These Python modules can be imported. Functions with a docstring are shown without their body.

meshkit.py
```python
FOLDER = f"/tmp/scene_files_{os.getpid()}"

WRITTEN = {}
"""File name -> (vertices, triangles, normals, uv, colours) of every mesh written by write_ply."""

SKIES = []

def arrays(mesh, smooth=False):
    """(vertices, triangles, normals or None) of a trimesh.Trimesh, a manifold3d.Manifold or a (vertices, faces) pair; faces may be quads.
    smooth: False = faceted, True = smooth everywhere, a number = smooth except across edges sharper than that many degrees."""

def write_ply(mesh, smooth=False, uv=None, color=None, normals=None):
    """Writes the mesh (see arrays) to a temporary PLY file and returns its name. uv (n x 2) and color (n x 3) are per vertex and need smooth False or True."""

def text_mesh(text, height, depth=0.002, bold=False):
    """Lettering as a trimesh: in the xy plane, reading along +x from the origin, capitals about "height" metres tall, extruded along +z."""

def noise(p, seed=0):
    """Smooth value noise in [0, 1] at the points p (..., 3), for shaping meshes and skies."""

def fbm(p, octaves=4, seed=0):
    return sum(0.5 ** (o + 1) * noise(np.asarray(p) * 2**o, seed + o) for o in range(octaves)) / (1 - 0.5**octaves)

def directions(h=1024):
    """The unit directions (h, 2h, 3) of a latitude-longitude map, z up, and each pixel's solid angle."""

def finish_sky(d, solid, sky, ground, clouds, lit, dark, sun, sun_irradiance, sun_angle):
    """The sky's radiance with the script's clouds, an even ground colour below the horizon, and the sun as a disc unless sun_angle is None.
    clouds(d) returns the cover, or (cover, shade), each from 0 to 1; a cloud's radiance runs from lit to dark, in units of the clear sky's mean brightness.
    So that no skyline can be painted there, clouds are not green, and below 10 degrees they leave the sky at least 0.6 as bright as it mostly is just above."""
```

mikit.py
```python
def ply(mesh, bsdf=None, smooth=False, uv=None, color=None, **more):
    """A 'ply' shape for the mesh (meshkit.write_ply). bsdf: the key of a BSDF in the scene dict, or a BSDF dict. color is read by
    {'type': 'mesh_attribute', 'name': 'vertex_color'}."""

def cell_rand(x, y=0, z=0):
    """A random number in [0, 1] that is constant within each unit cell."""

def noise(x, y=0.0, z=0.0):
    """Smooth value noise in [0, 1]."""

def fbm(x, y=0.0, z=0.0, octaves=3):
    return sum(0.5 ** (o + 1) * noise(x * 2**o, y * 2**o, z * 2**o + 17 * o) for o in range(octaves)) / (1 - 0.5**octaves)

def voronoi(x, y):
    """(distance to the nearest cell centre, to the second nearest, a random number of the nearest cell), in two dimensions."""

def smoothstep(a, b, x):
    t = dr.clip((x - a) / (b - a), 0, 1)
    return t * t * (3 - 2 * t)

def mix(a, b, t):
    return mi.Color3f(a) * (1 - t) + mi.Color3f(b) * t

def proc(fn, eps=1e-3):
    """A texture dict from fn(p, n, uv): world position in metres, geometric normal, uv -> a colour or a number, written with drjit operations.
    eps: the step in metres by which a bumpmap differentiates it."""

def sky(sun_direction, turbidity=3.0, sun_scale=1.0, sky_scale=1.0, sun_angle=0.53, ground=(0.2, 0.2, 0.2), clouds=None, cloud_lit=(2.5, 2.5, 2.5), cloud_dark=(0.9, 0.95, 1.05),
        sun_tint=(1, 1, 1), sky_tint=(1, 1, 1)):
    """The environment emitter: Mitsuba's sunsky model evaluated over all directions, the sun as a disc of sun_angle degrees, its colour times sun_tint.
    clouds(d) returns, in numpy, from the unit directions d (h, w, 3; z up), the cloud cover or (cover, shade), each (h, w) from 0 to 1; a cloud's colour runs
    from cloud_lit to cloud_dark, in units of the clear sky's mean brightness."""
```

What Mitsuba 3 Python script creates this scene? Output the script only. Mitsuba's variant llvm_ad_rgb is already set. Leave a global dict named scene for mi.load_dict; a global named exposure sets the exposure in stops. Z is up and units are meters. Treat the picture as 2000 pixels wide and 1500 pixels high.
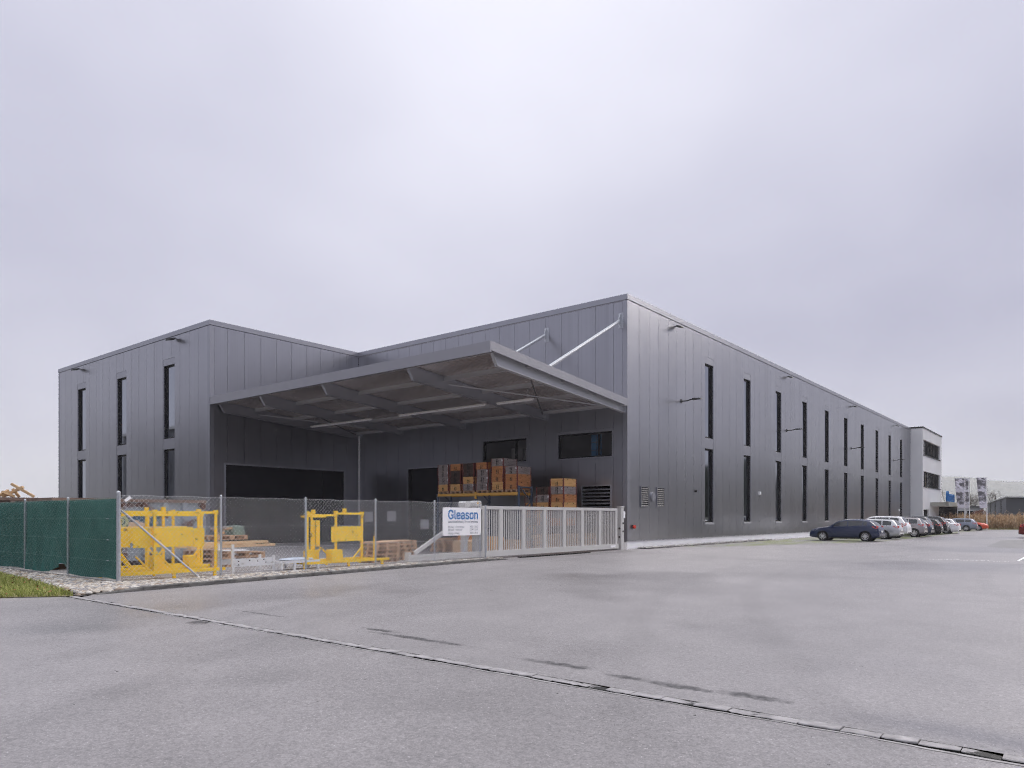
import math
import random
import numpy as np
import trimesh
import shapely
from shapely import affinity
from shapely.geometry import Polygon, box as sbox
import manifold3d as m3
import drjit as dr
import mitsuba as mi
import mikit
import meshkit
from mikit import noise, fbm, cell_rand, smoothstep, mix, voronoi, proc

T = mi.ScalarTransform4f
R = np.random.RandomState(7)
random.seed(7)
PI = math.pi

# ------------------------------------------------------------------ camera, sky, exposure
# site frame: x runs along the long facade (away from the camera), y runs along the gable, z up; origin = building corner
CAM = np.array([-31.67, -18.17, 1.6])
FWD = np.array([0.7788, 0.6273, 0.0])
scene = {}
labels = {}
scene['camera'] = {'type': 'perspective', 'fov': 70.3, 'fov_axis': 'x', 'near_clip': 0.1, 'far_clip': 9000.0,
                   'principal_point_offset_y': -0.1733,
                   'to_world': T().look_at(origin=CAM.tolist(), target=(CAM + FWD).tolist(), up=[0, 0, 1])}


LOBE = np.array([0.757, 0.654, 0.55]) / np.linalg.norm([0.757, 0.654, 0.55])


def overcast(d):
    e = np.clip(d[..., 2], 0, 1)
    p = d / np.maximum(0.25 + e[..., None], 0.05)
    n = meshkit.fbm(p * np.array([0.9, 0.9, 0.4]) + 3.1, 4, seed=3)
    n2 = meshkit.fbm(p * np.array([2.6, 2.6, 1.2]) + 9.7, 4, seed=11)
    lobe = np.exp(-((1 - d @ LOBE) / 0.065) ** 0.9)     # thinner cloud where the sun stands behind it
    left = d @ np.array([0.05, 1.0, 0.0])
    lum = 0.405 + (0.085 + 0.13 * left) * np.exp(-e / 0.15) + 1.75 * e ** 4.5 + 0.26 * lobe + 0.30 * (n - 0.5) + 0.15 * (n2 - 0.5)
    return np.ones(e.shape), np.clip((2.0 - lum) / 1.8, 0, 1)


scene['sky'] = mikit.sky([0.90, -0.34, 0.60], turbidity=3, sun_scale=0.10, sun_angle=30, ground=(0.2, 0.2, 0.2), clouds=overcast,
                         cloud_lit=(2.0, 2.0, 2.03), cloud_dark=(0.175, 0.18, 0.31), sun_tint=(0.80, 0.93, 1.25))
exposure = 3.95


# ------------------------------------------------------------------ mesh helpers
class MB:
    """collects solid pieces of ONE part"""

    def __init__(s):
        s.v, s.f, s.n = [], [], 0

    def raw(s, v, f):
        v = np.asarray(v, float)
        f = np.asarray(f, int)
        if f.shape[1] == 4:
            f = np.vstack([f[:, [0, 1, 2]], f[:, [0, 2, 3]]])
        s.v.append(v)
        s.f.append(f + s.n)
        s.n += len(v)
        return s

    def add(s, m, M=None):
        v = np.array(m.vertices)
        if M is not None:
            M = np.asarray(M, float)
            v = v @ M[:3, :3].T + M[:3, 3]
        return s.raw(v, np.array(m.faces))

    def box(s, x0, x1, y0, y1, z0, z1):
        return s.hexa([(x0, y0, z0), (x1, y0, z0), (x1, y1, z0), (x0, y1, z0), (x0, y0, z1), (x1, y0, z1), (x1, y1, z1), (x0, y1, z1)])

    def hexa(s, p):
        return s.raw(p, [[0, 3, 2, 1], [4, 5, 6, 7], [0, 1, 5, 4], [1, 2, 6, 5], [2, 3, 7, 6], [3, 0, 4, 7]])

    def bar(s, a, b, w, h, up=(0, 0, 1)):
        """rectangular bar from a to b, width w sideways, height h along up"""
        a, b, up = np.asarray(a, float), np.asarray(b, float), np.asarray(up, float)
        d = (b - a) / np.linalg.norm(b - a)
        if abs(d @ up) > 0.98:
            up = np.array([1.0, 0, 0])
        sd = np.cross(d, up)
        sd /= np.linalg.norm(sd)
        u = np.cross(sd, d)
        q = []
        for e in (a, b):
            q += [e - sd * w / 2 - u * h / 2, e + sd * w / 2 - u * h / 2, e + sd * w / 2 + u * h / 2, e - sd * w / 2 + u * h / 2]
        return s.raw(q, [[0, 1, 2, 3], [7, 6, 5, 4], [0, 4, 5, 1], [1, 5, 6, 2], [2, 6, 7, 3], [3, 7, 4, 0]])

    def tube(s, a, b, r, n=8, r2=None, cap=True):
        a, b = np.asarray(a, float), np.asarray(b, float)
        r2 = r if r2 is None else r2
        d = (b - a) / np.linalg.norm(b - a)
        x = np.cross(d, [0, 0, 1] if abs(d[2]) < 0.9 else [1, 0, 0])
        x /= np.linalg.norm(x)
        y = np.cross(d, x)
        t = np.arange(n) * 2 * PI / n
        ring = np.cos(t)[:, None] * x + np.sin(t)[:, None] * y
        v = np.vstack([a + ring * r, b + ring * r2, [a], [b]])
        i = np.arange(n)
        j = (i + 1) % n
        f = np.vstack([np.stack([i, j, j + n], 1), np.stack([i, j + n, i + n], 1)])
        if cap:
            f = np.vstack([f, np.stack([j, i, i * 0 + 2 * n], 1), np.stack([i + n, j + n, i * 0 + 2 * n + 1], 1)])
        return s.raw(v, f)

    def path(s, pts, r, n=6, r2=None):
        for k in range(len(pts) - 1):
            ra = r if r2 is None else r + (r2 - r) * k / (len(pts) - 1)
            rb = r if r2 is None else r + (r2 - r) * (k + 1) / (len(pts) - 1)
            s.tube(pts[k], pts[k + 1], ra, n, rb)
        return s

    def poly(s, pg, depth, M=None):
        """shapely polygon in local xy extruded along +z by depth, then M"""
        for g in getattr(pg, 'geoms', [pg]):
            if g.geom_type == 'Polygon' and g.area > 1e-9:
                s.add(trimesh.creation.extrude_polygon(g, depth, engine='earcut'), M)
        return s

    def mesh(s):
        return (np.vstack(s.v), np.vstack(s.f))

    def build(s, name, bsdf, parent=None, smooth=False, kind=None, label=None):
        return obj(name, s.mesh(), bsdf, parent, smooth, kind, label)


def numbered(key):
    if key not in scene and key not in labels:
        return key
    k = 1
    while f'{key}_{k:03d}' in scene or f'{key}_{k:03d}' in labels:
        k += 1
    return f'{key}_{k:03d}'


def obj(name, mesh, bsdf, parent=None, smooth=False, kind=None, label=None):
    key = numbered(name if parent is None else parent + '__' + name)
    d = mikit.ply(mesh, bsdf, smooth=smooth)
    if parent in PLACE:
        d['to_world'] = PLACE[parent]
    elif parent and parent.rsplit('__', 1)[0] in PLACE:
        d['to_world'] = PLACE[parent.rsplit('__', 1)[0]]
    scene[key] = d
    if kind or label:
        labels[key] = {}
        if kind:
            labels[key]['kind'] = kind
        if label:
            labels[key]['label'] = label
    return key


PLACE = {}


def thing(name, label, cat, group=None, place=None):
    key = numbered(name)
    labels[key] = {'label': label, 'category': cat}
    if group:
        labels[key]['group'] = group
    if place is not None:
        PLACE[key] = place
    return key


def tag(key, label, cat, group=None):
    labels.setdefault(key, {}).update({'label': label, 'category': cat})
    if group:
        labels[key]['group'] = group
    return key


def struct(name, mb, bsdf, label=None, parent=None, smooth=False, kind='structure'):
    key = mb.build(name, bsdf, parent, smooth)
    labels[key] = {'kind': kind}
    if label:
        labels[key]['label'] = label
    return key


def stuff(name, bins, mats, label, part, smooth=False):
    """one uncountable mass: its tones are the parts of one object"""
    labels[name] = {'kind': 'stuff', 'label': label}
    for b_, m_ in zip(bins, mats):
        b_.build(part, m_, name, smooth, kind='stuff')
    return name


def dup(root, place, label, group=None):
    """a copy of a thing, with copies of its parts, somewhere else"""
    key = thing(root.rstrip('0123456789').rstrip('_') if root[-3:].isdigit() else root, label, labels[root]['category'], group or labels[root].get('group'))
    PLACE[key] = place
    for k in [k for k in scene if k.startswith(root + '__')]:
        scene[key + k[len(root):]] = {**scene[k], 'to_world': place}
        if k in labels:
            labels[key + k[len(root):]] = dict(labels[k])
    return key


def at(x, y, z=0.0, rz=0.0, sc=None):
    t = T().translate([x, y, z]).rotate([0, 0, 1], rz)
    return t if sc is None else t.scale(sc)


# elevation drawings: local (u, w) -> wall;  MY: wall facing -y, u = x;  MX: wall facing -x, u = y
def MY(y, out=0.0):
    return np.array([[1, 0, 0, 0], [0, 0, -1, y - out], [0, 1, 0, 0], [0, 0, 0, 1.0]])


def MX(x, out=0.0):  # u -> +y, w -> z, extrusion goes to +x... (normal)
    return np.array([[0, 0, 1, x - out], [1, 0, 0, 0], [0, 1, 0, 0], [0, 0, 0, 1.0]])


# ------------------------------------------------------------------ materials
def rgb(c):
    return {'type': 'rgb', 'value': list(c) if not np.isscalar(c) else [c] * 3}


def pr(name, c, rough=0.5, metal=0.0, spec=0.5, **k):
    c = c if isinstance(c, dict) else rgb(c)
    scene[name] = {'type': 'twosided', 'b': {'type': 'principled', 'base_color': c, 'roughness': rough, 'metallic': metal, 'specular': spec, **k}}
    return name


def bumped(name, c, fn, scale, rough=0.6, spec=0.5, metal=0.0, eps=2e-3):
    c = c if isinstance(c, dict) else rgb(c)
    scene[name] = {'type': 'twosided', 'b': {'type': 'bumpmap', 'arbitrary': proc(fn, eps), 'scale': scale,
                   'bsdf': {'type': 'principled', 'base_color': c, 'roughness': rough, 'specular': spec, 'metallic': metal}}}
    return name


def panel_tex(p, n, uv):
    u = dr.select(dr.abs(n.x) > dr.abs(n.y), p.y, p.x)
    v = cell_rand(dr.floor((u - 0.1) / 1.05), 3.0)
    streak = fbm(u * 7.0, p.z * 0.25, 2.0, 3)
    b = 1.0 + 0.06 * (v - 0.5) + 0.05 * (streak - 0.5)
    w = (u - 0.1) / 1.05 * 3
    w = w - dr.floor(w)
    b = b * (1 - 0.07 * smoothstep(0.045, 0.015, dr.abs(w - 0.5)) + 0.04 * smoothstep(0.045, 0.015, dr.abs(w - 0.56)))
    run = smoothstep(0.60, 0.80, fbm(u * 2.6, p.z * 0.05, 5.0, 3)) * smoothstep(6.0, 12.5, p.z)
    b = b * (1 - 0.10 * run) * (0.96 + 0.08 * fbm(u * 0.25, p.z * 0.2, 1.0, 3))
    dirt = smoothstep(1.6, 0.35, p.z) * fbm(p.x * 3 + p.y * 3, p.z * 4, 0.0, 3)
    c = mi.Color3f(0.352, 0.356, 0.386) * b
    return mix(c, mi.Color3f(0.20, 0.19, 0.18), 0.35 * dirt)


pr('m_panel', proc(panel_tex), 0.30, 0.92, 0.5)
pr('m_trim', (0.33, 0.335, 0.37), 0.36, 0.8)
pr('m_backing', (0.03, 0.03, 0.035), 0.7)
pr('m_darkwall', (0.02, 0.021, 0.028), 0.5, 0.2)
pr('m_frame', (0.012, 0.012, 0.015), 0.45)
pr('m_canopy', (0.30, 0.30, 0.33), 0.42, 0.3)
pr('m_steel', (0.40, 0.41, 0.45), 0.34, 0.6)
pr('m_purlin', (0.50, 0.50, 0.52), 0.42, 0.3)
pr('m_steel_light', (0.46, 0.465, 0.49), 0.42, 0.3)
pr('m_deck', (0.72, 0.68, 0.665), 0.27, 0.85)
pr('m_galv', proc(lambda p, n, uv: mi.Color3f(0.46, 0.48, 0.52) * (0.8 + 0.4 * fbm(p.x * 40, p.y * 40, p.z * 25, 2))), 0.42, 0.5)
pr('m_wire', (0.70, 0.71, 0.74), 0.5, 0.1)
pr('m_wire_green', (0.16, 0.27, 0.25), 0.5)
pr('m_white', (0.88, 0.88, 0.90), 0.5)
pr('m_white_paint', proc(lambda p, n, uv: mix((0.70, 0.71, 0.73), (0.42, 0.40, 0.37), smoothstep(0.55, 0.8, fbm(p.x * 9, p.y * 9, p.z * 12, 4)))), 0.5)
pr('m_black', (0.02, 0.02, 0.022), 0.5)
pr('m_gate', (0.56, 0.555, 0.545), 0.42, 0.1)
pr('m_plaster', proc(lambda p, n, uv: mi.Color3f(0.60, 0.605, 0.625) * (0.93 + 0.14 * fbm(p.x * 0.8, p.y * 0.8, p.z * 0.5, 4))), 0.9, 0.0, 0.2)
pr('m_porch', (0.34, 0.345, 0.31), 0.6)
pr('m_red', (0.65, 0.04, 0.02), 0.4)
pr('m_orange', (0.75, 0.16, 0.03), 0.4)
pr('m_blue_letter', (0.01, 0.14, 0.42), 0.45)
pr('m_text', (0.22, 0.24, 0.28), 0.5)
scene['m_glass_dark'] = {'type': 'twosided', 'b': {'type': 'plastic', 'diffuse_reflectance': rgb(0.004), 'int_ior': 1.9}}
pr('m_glass_coated', (0.30, 0.32, 0.36), 0.03, 1.0)
scene['m_glass'] = {'type': 'thindielectric', 'int_ior': 1.5}
scene['m_car_glass'] = {'type': 'twosided', 'b': {'type': 'plastic', 'diffuse_reflectance': rgb((0.02, 0.025, 0.03)), 'int_ior': 1.7}}


# asphalt: worn grey with aggregate speckle, oily stains by the drain line, damp shiny patches
def spot(p, x, y, rx, ry, w=0.55):
    d = dr.sqrt(dr.square((p.x - x) / rx) + dr.square((p.y - y) / ry)) + w * (fbm(p.x * 9, p.y * 9, 1.0, 3) - 0.5) * 2
    return (1 - smoothstep(0.25, 1.3, d)) * (0.55 + 0.7 * noise(p.x * 30, p.y * 30, 2.0))


SPOTS = [(-25.30, -14.50, .10, .22), (-25.33, -15.16, .09, .40), (-25.26, -15.80, .10, .30), (-24.83, -10.3, .08, .35), (-25.0, -11.2, .08, 1.0),
         (-26.05, -7.55, .16, .26), (-24.9, -7.35, .05, .55), (-25.2, -13.6, .10, .5)]


def damp(p):
    a = fbm(p.x * 0.22 + 4, p.y * 0.22, 3.0, 4)
    band = dr.exp(-dr.square((p.x + 25.42 + 0.25 * (fbm(p.y * 1.1, 2.0, 0.0, 2) - 0.5)) / 0.24)) * smoothstep(-16.2, -17.2, p.y)
    return dr.clip(smoothstep(0.50, 0.72, a) * 0.8 * smoothstep(-2.5, -7.0, p.y) + band, 0, 1)


def asphalt_tex(p, n, uv):
    sp = noise(p.x * 95, p.y * 95, 0.0)
    sp2 = noise(p.x * 38, p.y * 38, 5.0)
    big = fbm(p.x * 0.35, p.y * 0.35, 1.0, 4)
    mid = fbm(p.x * 1.7, p.y * 1.7, 8.0, 3)
    rr = dr.sqrt(dr.square(p.x + 6) + dr.square(p.y + 47)) + 0.8 * (fbm(p.x * 0.15, p.y * 0.15, 6.0, 2) - 0.5)
    track = mi.Float(1.0)
    for r0 in (29.5, 31.3, 36.2, 38.0, 42.6, 44.3):     # faint worn wheel tracks of lorries turning into the yard
        track = track * (1 - 0.075 * smoothstep(0.28, 0.10, dr.abs(rr - r0)) * fbm(p.x * 1.5, p.y * 1.5, r0, 3) * 1.6)
    g = 0.20 * (1 + 0.42 * (sp - 0.5) + 0.26 * (sp2 - 0.5)) * (1 + 0.22 * (big - 0.5) + 0.20 * (mid - 0.5)) * track
    g = g + 0.14 * smoothstep(0.90, 0.97, noise(p.x * 70, p.y * 70, 9.0))
    g = g * (1 - 0.28 * damp(p))
    s = mi.Float(0.0)
    for q in SPOTS:
        s = dr.maximum(s, spot(p, *q))
    g = g * (1 - 0.80 * dr.clip(s, 0, 1))
    road = smoothstep(-25.9, -25.95, p.x)
    g = g * (1 - 0.10 * road * smoothstep(0.4, 0.65, fbm(p.x * 0.6, p.y * 0.6, 21.0, 3)))
    fleck = smoothstep(0.985, 0.99, noise(p.x * 11, p.y * 11, 31.0))
    g = g * (1 - 0.8 * fleck)
    gatew = smoothstep(1.0, 0.3, dr.abs(p.y + 0.9)) * smoothstep(-11.5, -10, p.x) * smoothstep(6, 2, p.x)
    g = g * (1 - 0.35 * gatew * fbm(p.x * 1.2, p.y * 2, 4.0, 3))
    return mi.Color3f(g * 1.08, g * 1.025, g * 1.05)


def asphalt_bump(p, n, uv):
    return 0.6 * noise(p.x * 80, p.y * 80, 0.0) + 0.4 * noise(p.x * 32, p.y * 32, 5.0)


scene['m_asphalt'] = {'type': 'twosided', 'b': {'type': 'bumpmap', 'arbitrary': proc(asphalt_bump, 4e-3), 'scale': 0.0024,
    'bsdf': {'type': 'principled', 'base_color': proc(asphalt_tex), 'specular': 0.5,
             'roughness': proc(lambda p, n, uv: 0.46 - 0.24 * damp(p))}}}
pr('m_soil', proc(lambda p, n, uv: mix((0.06, 0.055, 0.04), (0.10, 0.11, 0.05), fbm(p.x * 0.05, p.y * 0.05, 0.0, 4))), 0.9, 0, 0.2)
pr('m_gap', (0.012, 0.012, 0.012), 0.9, 0, 0.2)


def moss_tex(p, n, uv):
    a = fbm(p.x * 0.9, p.y * 1.4, 2.0, 4)
    c = mix((0.20, 0.195, 0.19), (0.17, 0.185, 0.10), smoothstep(0.38, 0.62, a))
    return c * (0.8 + 0.4 * noise(p.x * 40, p.y * 40, 0.0))


pr('m_moss', proc(moss_tex), 0.7, 0, 0.3)
pr('m_concrete', proc(lambda p, n, uv: mi.Color3f(0.30, 0.29, 0.28) * (0.55 + 0.9 * fbm(p.x * 6, p.y * 6, p.z * 6, 4))), 0.8, 0, 0.3)
pr('m_kerb', proc(lambda p, n, uv: mi.Color3f(0.115, 0.112, 0.11) * (0.1 + 1.8 * fbm(p.x * 7, p.y * 16, p.z * 16, 4))), 0.75, 0, 0.35)
def edging_tex(p, n, uv):
    joint_dirt = smoothstep(-0.001, -0.004, p.z + 0.004 * (noise(p.x * 60, p.y * 40, 3.0) - 0.5))   # black mud and moss packed in the joint
    return mix(mi.Color3f(0.275, 0.265, 0.27) * (0.6 + 0.8 * fbm(p.x * 14, p.y * 10, 1.0, 4)), (0.012, 0.012, 0.011), joint_dirt)


pr('m_edging', proc(edging_tex), 0.6, 0, 0.4)
pr('m_plinth', proc(lambda p, n, uv: mi.Color3f(0.86, 0.86, 0.88) * (0.88 + 0.2 * fbm(p.x * 2, p.y * 2, p.z * 3, 4))), 0.8, 0, 0.3)
for i, c in enumerate(((0.42, 0.38, 0.33), (0.26, 0.25, 0.25), (0.50, 0.48, 0.45), (0.30, 0.24, 0.19))):
    pr(f'm_stone{i}', c, 0.7, 0, 0.4)
for i, c in enumerate(((0.27, 0.31, 0.09), (0.36, 0.39, 0.13), (0.50, 0.48, 0.22), (0.18, 0.21, 0.06))):
    scene[f'm_grass{i}'] = {'type': 'principledthin', 'base_color': rgb(c), 'roughness': 0.6, 'diff_trans': 0.6}
pr('m_leaf_litter', (0.28, 0.13, 0.05), 0.7)


def wood(name, a, b, sc=1.0, rough=0.65):
    def fn(p, n, uv):
        g = fbm(p.x * 7 * sc + p.y * 5 * sc, p.y * 4 * sc, p.z * 60 * sc, 4)
        k = fbm(p.x * 3, p.y * 3, p.z * 5, 3)
        return mix(a, b, dr.clip(0.75 * smoothstep(0.3, 0.7, g) + 0.5 * (k - 0.5), 0, 1))
    return pr(name, proc(fn), rough, 0, 0.3)


wood('m_wood_new', (0.82, 0.50, 0.21), (0.64, 0.34, 0.12))
wood('m_wood_tan', (0.66, 0.31, 0.13), (0.40, 0.16, 0.06))
wood('m_wood_grey', (0.42, 0.365, 0.345), (0.18, 0.145, 0.135))
wood('m_wood_dark', (0.115, 0.075, 0.06), (0.05, 0.036, 0.032))
wood('m_pallet', (0.58, 0.40, 0.26), (0.40, 0.25, 0.15), 0.8)
wood('m_timber', (0.66, 0.47, 0.28), (0.52, 0.34, 0.18), 0.5)
pr('m_redpost', (0.20, 0.045, 0.04), 0.5)


def yellow_tex(p, n, uv):
    k = fbm(p.x * 6, p.y * 6, p.z * 6, 4)
    chip = smoothstep(0.68, 0.74, fbm(p.x * 7, p.y * 7, p.z * 7, 5))
    return mix(mi.Color3f(0.92, 0.60, 0.012) * (0.86 + 0.28 * k), (0.16, 0.09, 0.03), 0.8 * chip)


pr('m_yellow', proc(yellow_tex), 0.42, 0, 0.5)
pr('m_rackbeam', (0.80, 0.46, 0.10), 0.5)
pr('m_rackblue', (0.10, 0.13, 0.19), 0.5)


def rust_tex(p, n, uv):
    k = smoothstep(0.54, 0.66, fbm(p.x * 2.2, p.y * 2.2, p.z * 3.0, 5))
    d = fbm(p.x * 1.0, p.y * 1.0, p.z * 0.6, 3)
    return mix(mi.Color3f(0.30, 0.34, 0.39) * (0.75 + 0.5 * d), (0.13, 0.06, 0.04), k)


pr('m_container', proc(rust_tex), 0.6, 0, 0.4)
pr('m_rust', proc(lambda p, n, uv: mix((0.30, 0.21, 0.17), (0.14, 0.09, 0.075), fbm(p.x * 4, p.y * 4, p.z * 6, 4))), 0.7)


def graffiti_tex(p, n, uv):
    u, v = p.x, p.z
    blob = fbm(u * 4.5 + 3, v * 4.5, 2.0, 3)
    m = smoothstep(0.50, 0.54, blob) * smoothstep(-21.2, -21.1, u)
    dx, dy = u + 21.42, v - 1.46
    rr = dr.sqrt(dx * dx * 0.55 + dy * dy)
    ring = dr.select((dr.abs(rr - 0.17) < 0.035) | (dr.abs(rr - 0.085) < 0.02), 1.0, 0.0) * smoothstep(0.35, 0.6, fbm(u * 3, v * 3, 7.0, 2) + 0.25)
    return mix(mix((0.04, 0.085, 0.14), (0.62, 0.44, 0.30), m), (0.45, 0.48, 0.25), dr.clip(ring, 0, 1))


pr('m_graffiti', proc(graffiti_tex), 0.55)
scene['m_fabric'] = {'type': 'principledthin', 'base_color': proc(lambda p, n, uv: mi.Color3f(0.055, 0.145, 0.132) * (0.75 + 0.5 * fbm(p.x * 2, p.y * 2, p.z * 1.4, 3) + 0.25 * (noise(p.x * 3, p.y * 90, p.z * 90) - 0.5))),
                     'roughness': 0.6, 'diff_trans': 0.25}
pr('m_tarp', (0.14, 0.20, 0.17), 0.6)
pr('m_card', proc(lambda p, n, uv: mi.Color3f(0.52, 0.37, 0.24) * (0.85 + 0.3 * fbm(p.x * 5, p.y * 5, p.z * 5, 3))), 0.8, 0, 0.2)
pr('m_foil', (0.50, 0.56, 0.66), 0.3, 0.2)
pr('m_metal_dull', (0.20, 0.20, 0.21), 0.4, 0.6)
for i, c in enumerate(((0.52, 0.38, 0.24), (0.42, 0.28, 0.17), (0.66, 0.52, 0.36), (0.26, 0.16, 0.09))):
    scene[f'm_corn{i}'] = {'type': 'principledthin', 'base_color': rgb(c), 'roughness': 0.7, 'diff_trans': 0.5}
pr('m_bark', (0.13, 0.11, 0.10), 0.9, 0, 0.2)
pr('m_bush', (0.22, 0.11, 0.08), 0.9, 0, 0.2)
scene['m_needle'] = {'type': 'principledthin', 'base_color': rgb((0.035, 0.05, 0.03)), 'roughness': 0.7, 'diff_trans': 0.4}
pr('m_hill', proc(lambda p, n, uv: mix((0.04, 0.05, 0.04), (0.09, 0.09, 0.07), fbm(p.x * 0.02, p.y * 0.02, 0.0, 4))), 0.95, 0, 0.1)


def banner_tex(p, n, uv):
    u = p.x * 0.63 - p.y * 0.78
    k = fbm(u * 2.2, p.z * 2.6, 3.0, 4)
    st = 0.5 + 0.5 * dr.sin((u * 1.3 + p.z * 2.0) * 9 + 6 * noise(u * 1.2, p.z * 1.2, 4.0))
    g = dr.clip(0.15 + 0.75 * smoothstep(0.35, 0.68, k) * (0.55 + 0.45 * st), 0, 1)
    g = dr.select((p.z < 3.22) | (dr.abs(p.z - 5.05) < 0.16), 0.72, g)
    return mi.Color3f(g * 0.92, g * 0.90, g)


pr('m_banner', proc(banner_tex), 0.7, 0, 0.2)

# ------------------------------------------------------------------ ground
DX = -25.83   # drain line


def sheet(poly, z):
    mb = MB()
    for g in getattr(poly, 'geoms', [poly]):
        v, f = trimesh.creation.triangulate_polygon(g, engine='earcut')
        mb.raw(np.c_[v, np.full(len(v), z)], f)
    return mb


g = MB()
g.raw([(-4500, -4500, -0.10), (4500, -4500, -0.10), (4500, 4500, -0.10), (-4500, 4500, -0.10)], [[0, 1, 2, 3]])
struct('ground', g, 'm_soil')
struct('asphalt_lot', sheet(Polygon([(DX + 0.075, -60), (79, -60), (79, -9.2), (76.5, -2), (76.5, 60), (-24.1, 60), (-24.1, 0.3), (-25.5, -2.15), (DX + 0.075, -2.35)]), 0.0), 'm_asphalt')
struct('road', sheet(Polygon([(DX - 0.115, -60), (DX - 0.115, -1.7), (-26.9, -0.9), (-34, 5.9), (-80, 60), (-140, 60), (-140, -60)]), 0.0), 'm_asphalt')
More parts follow.
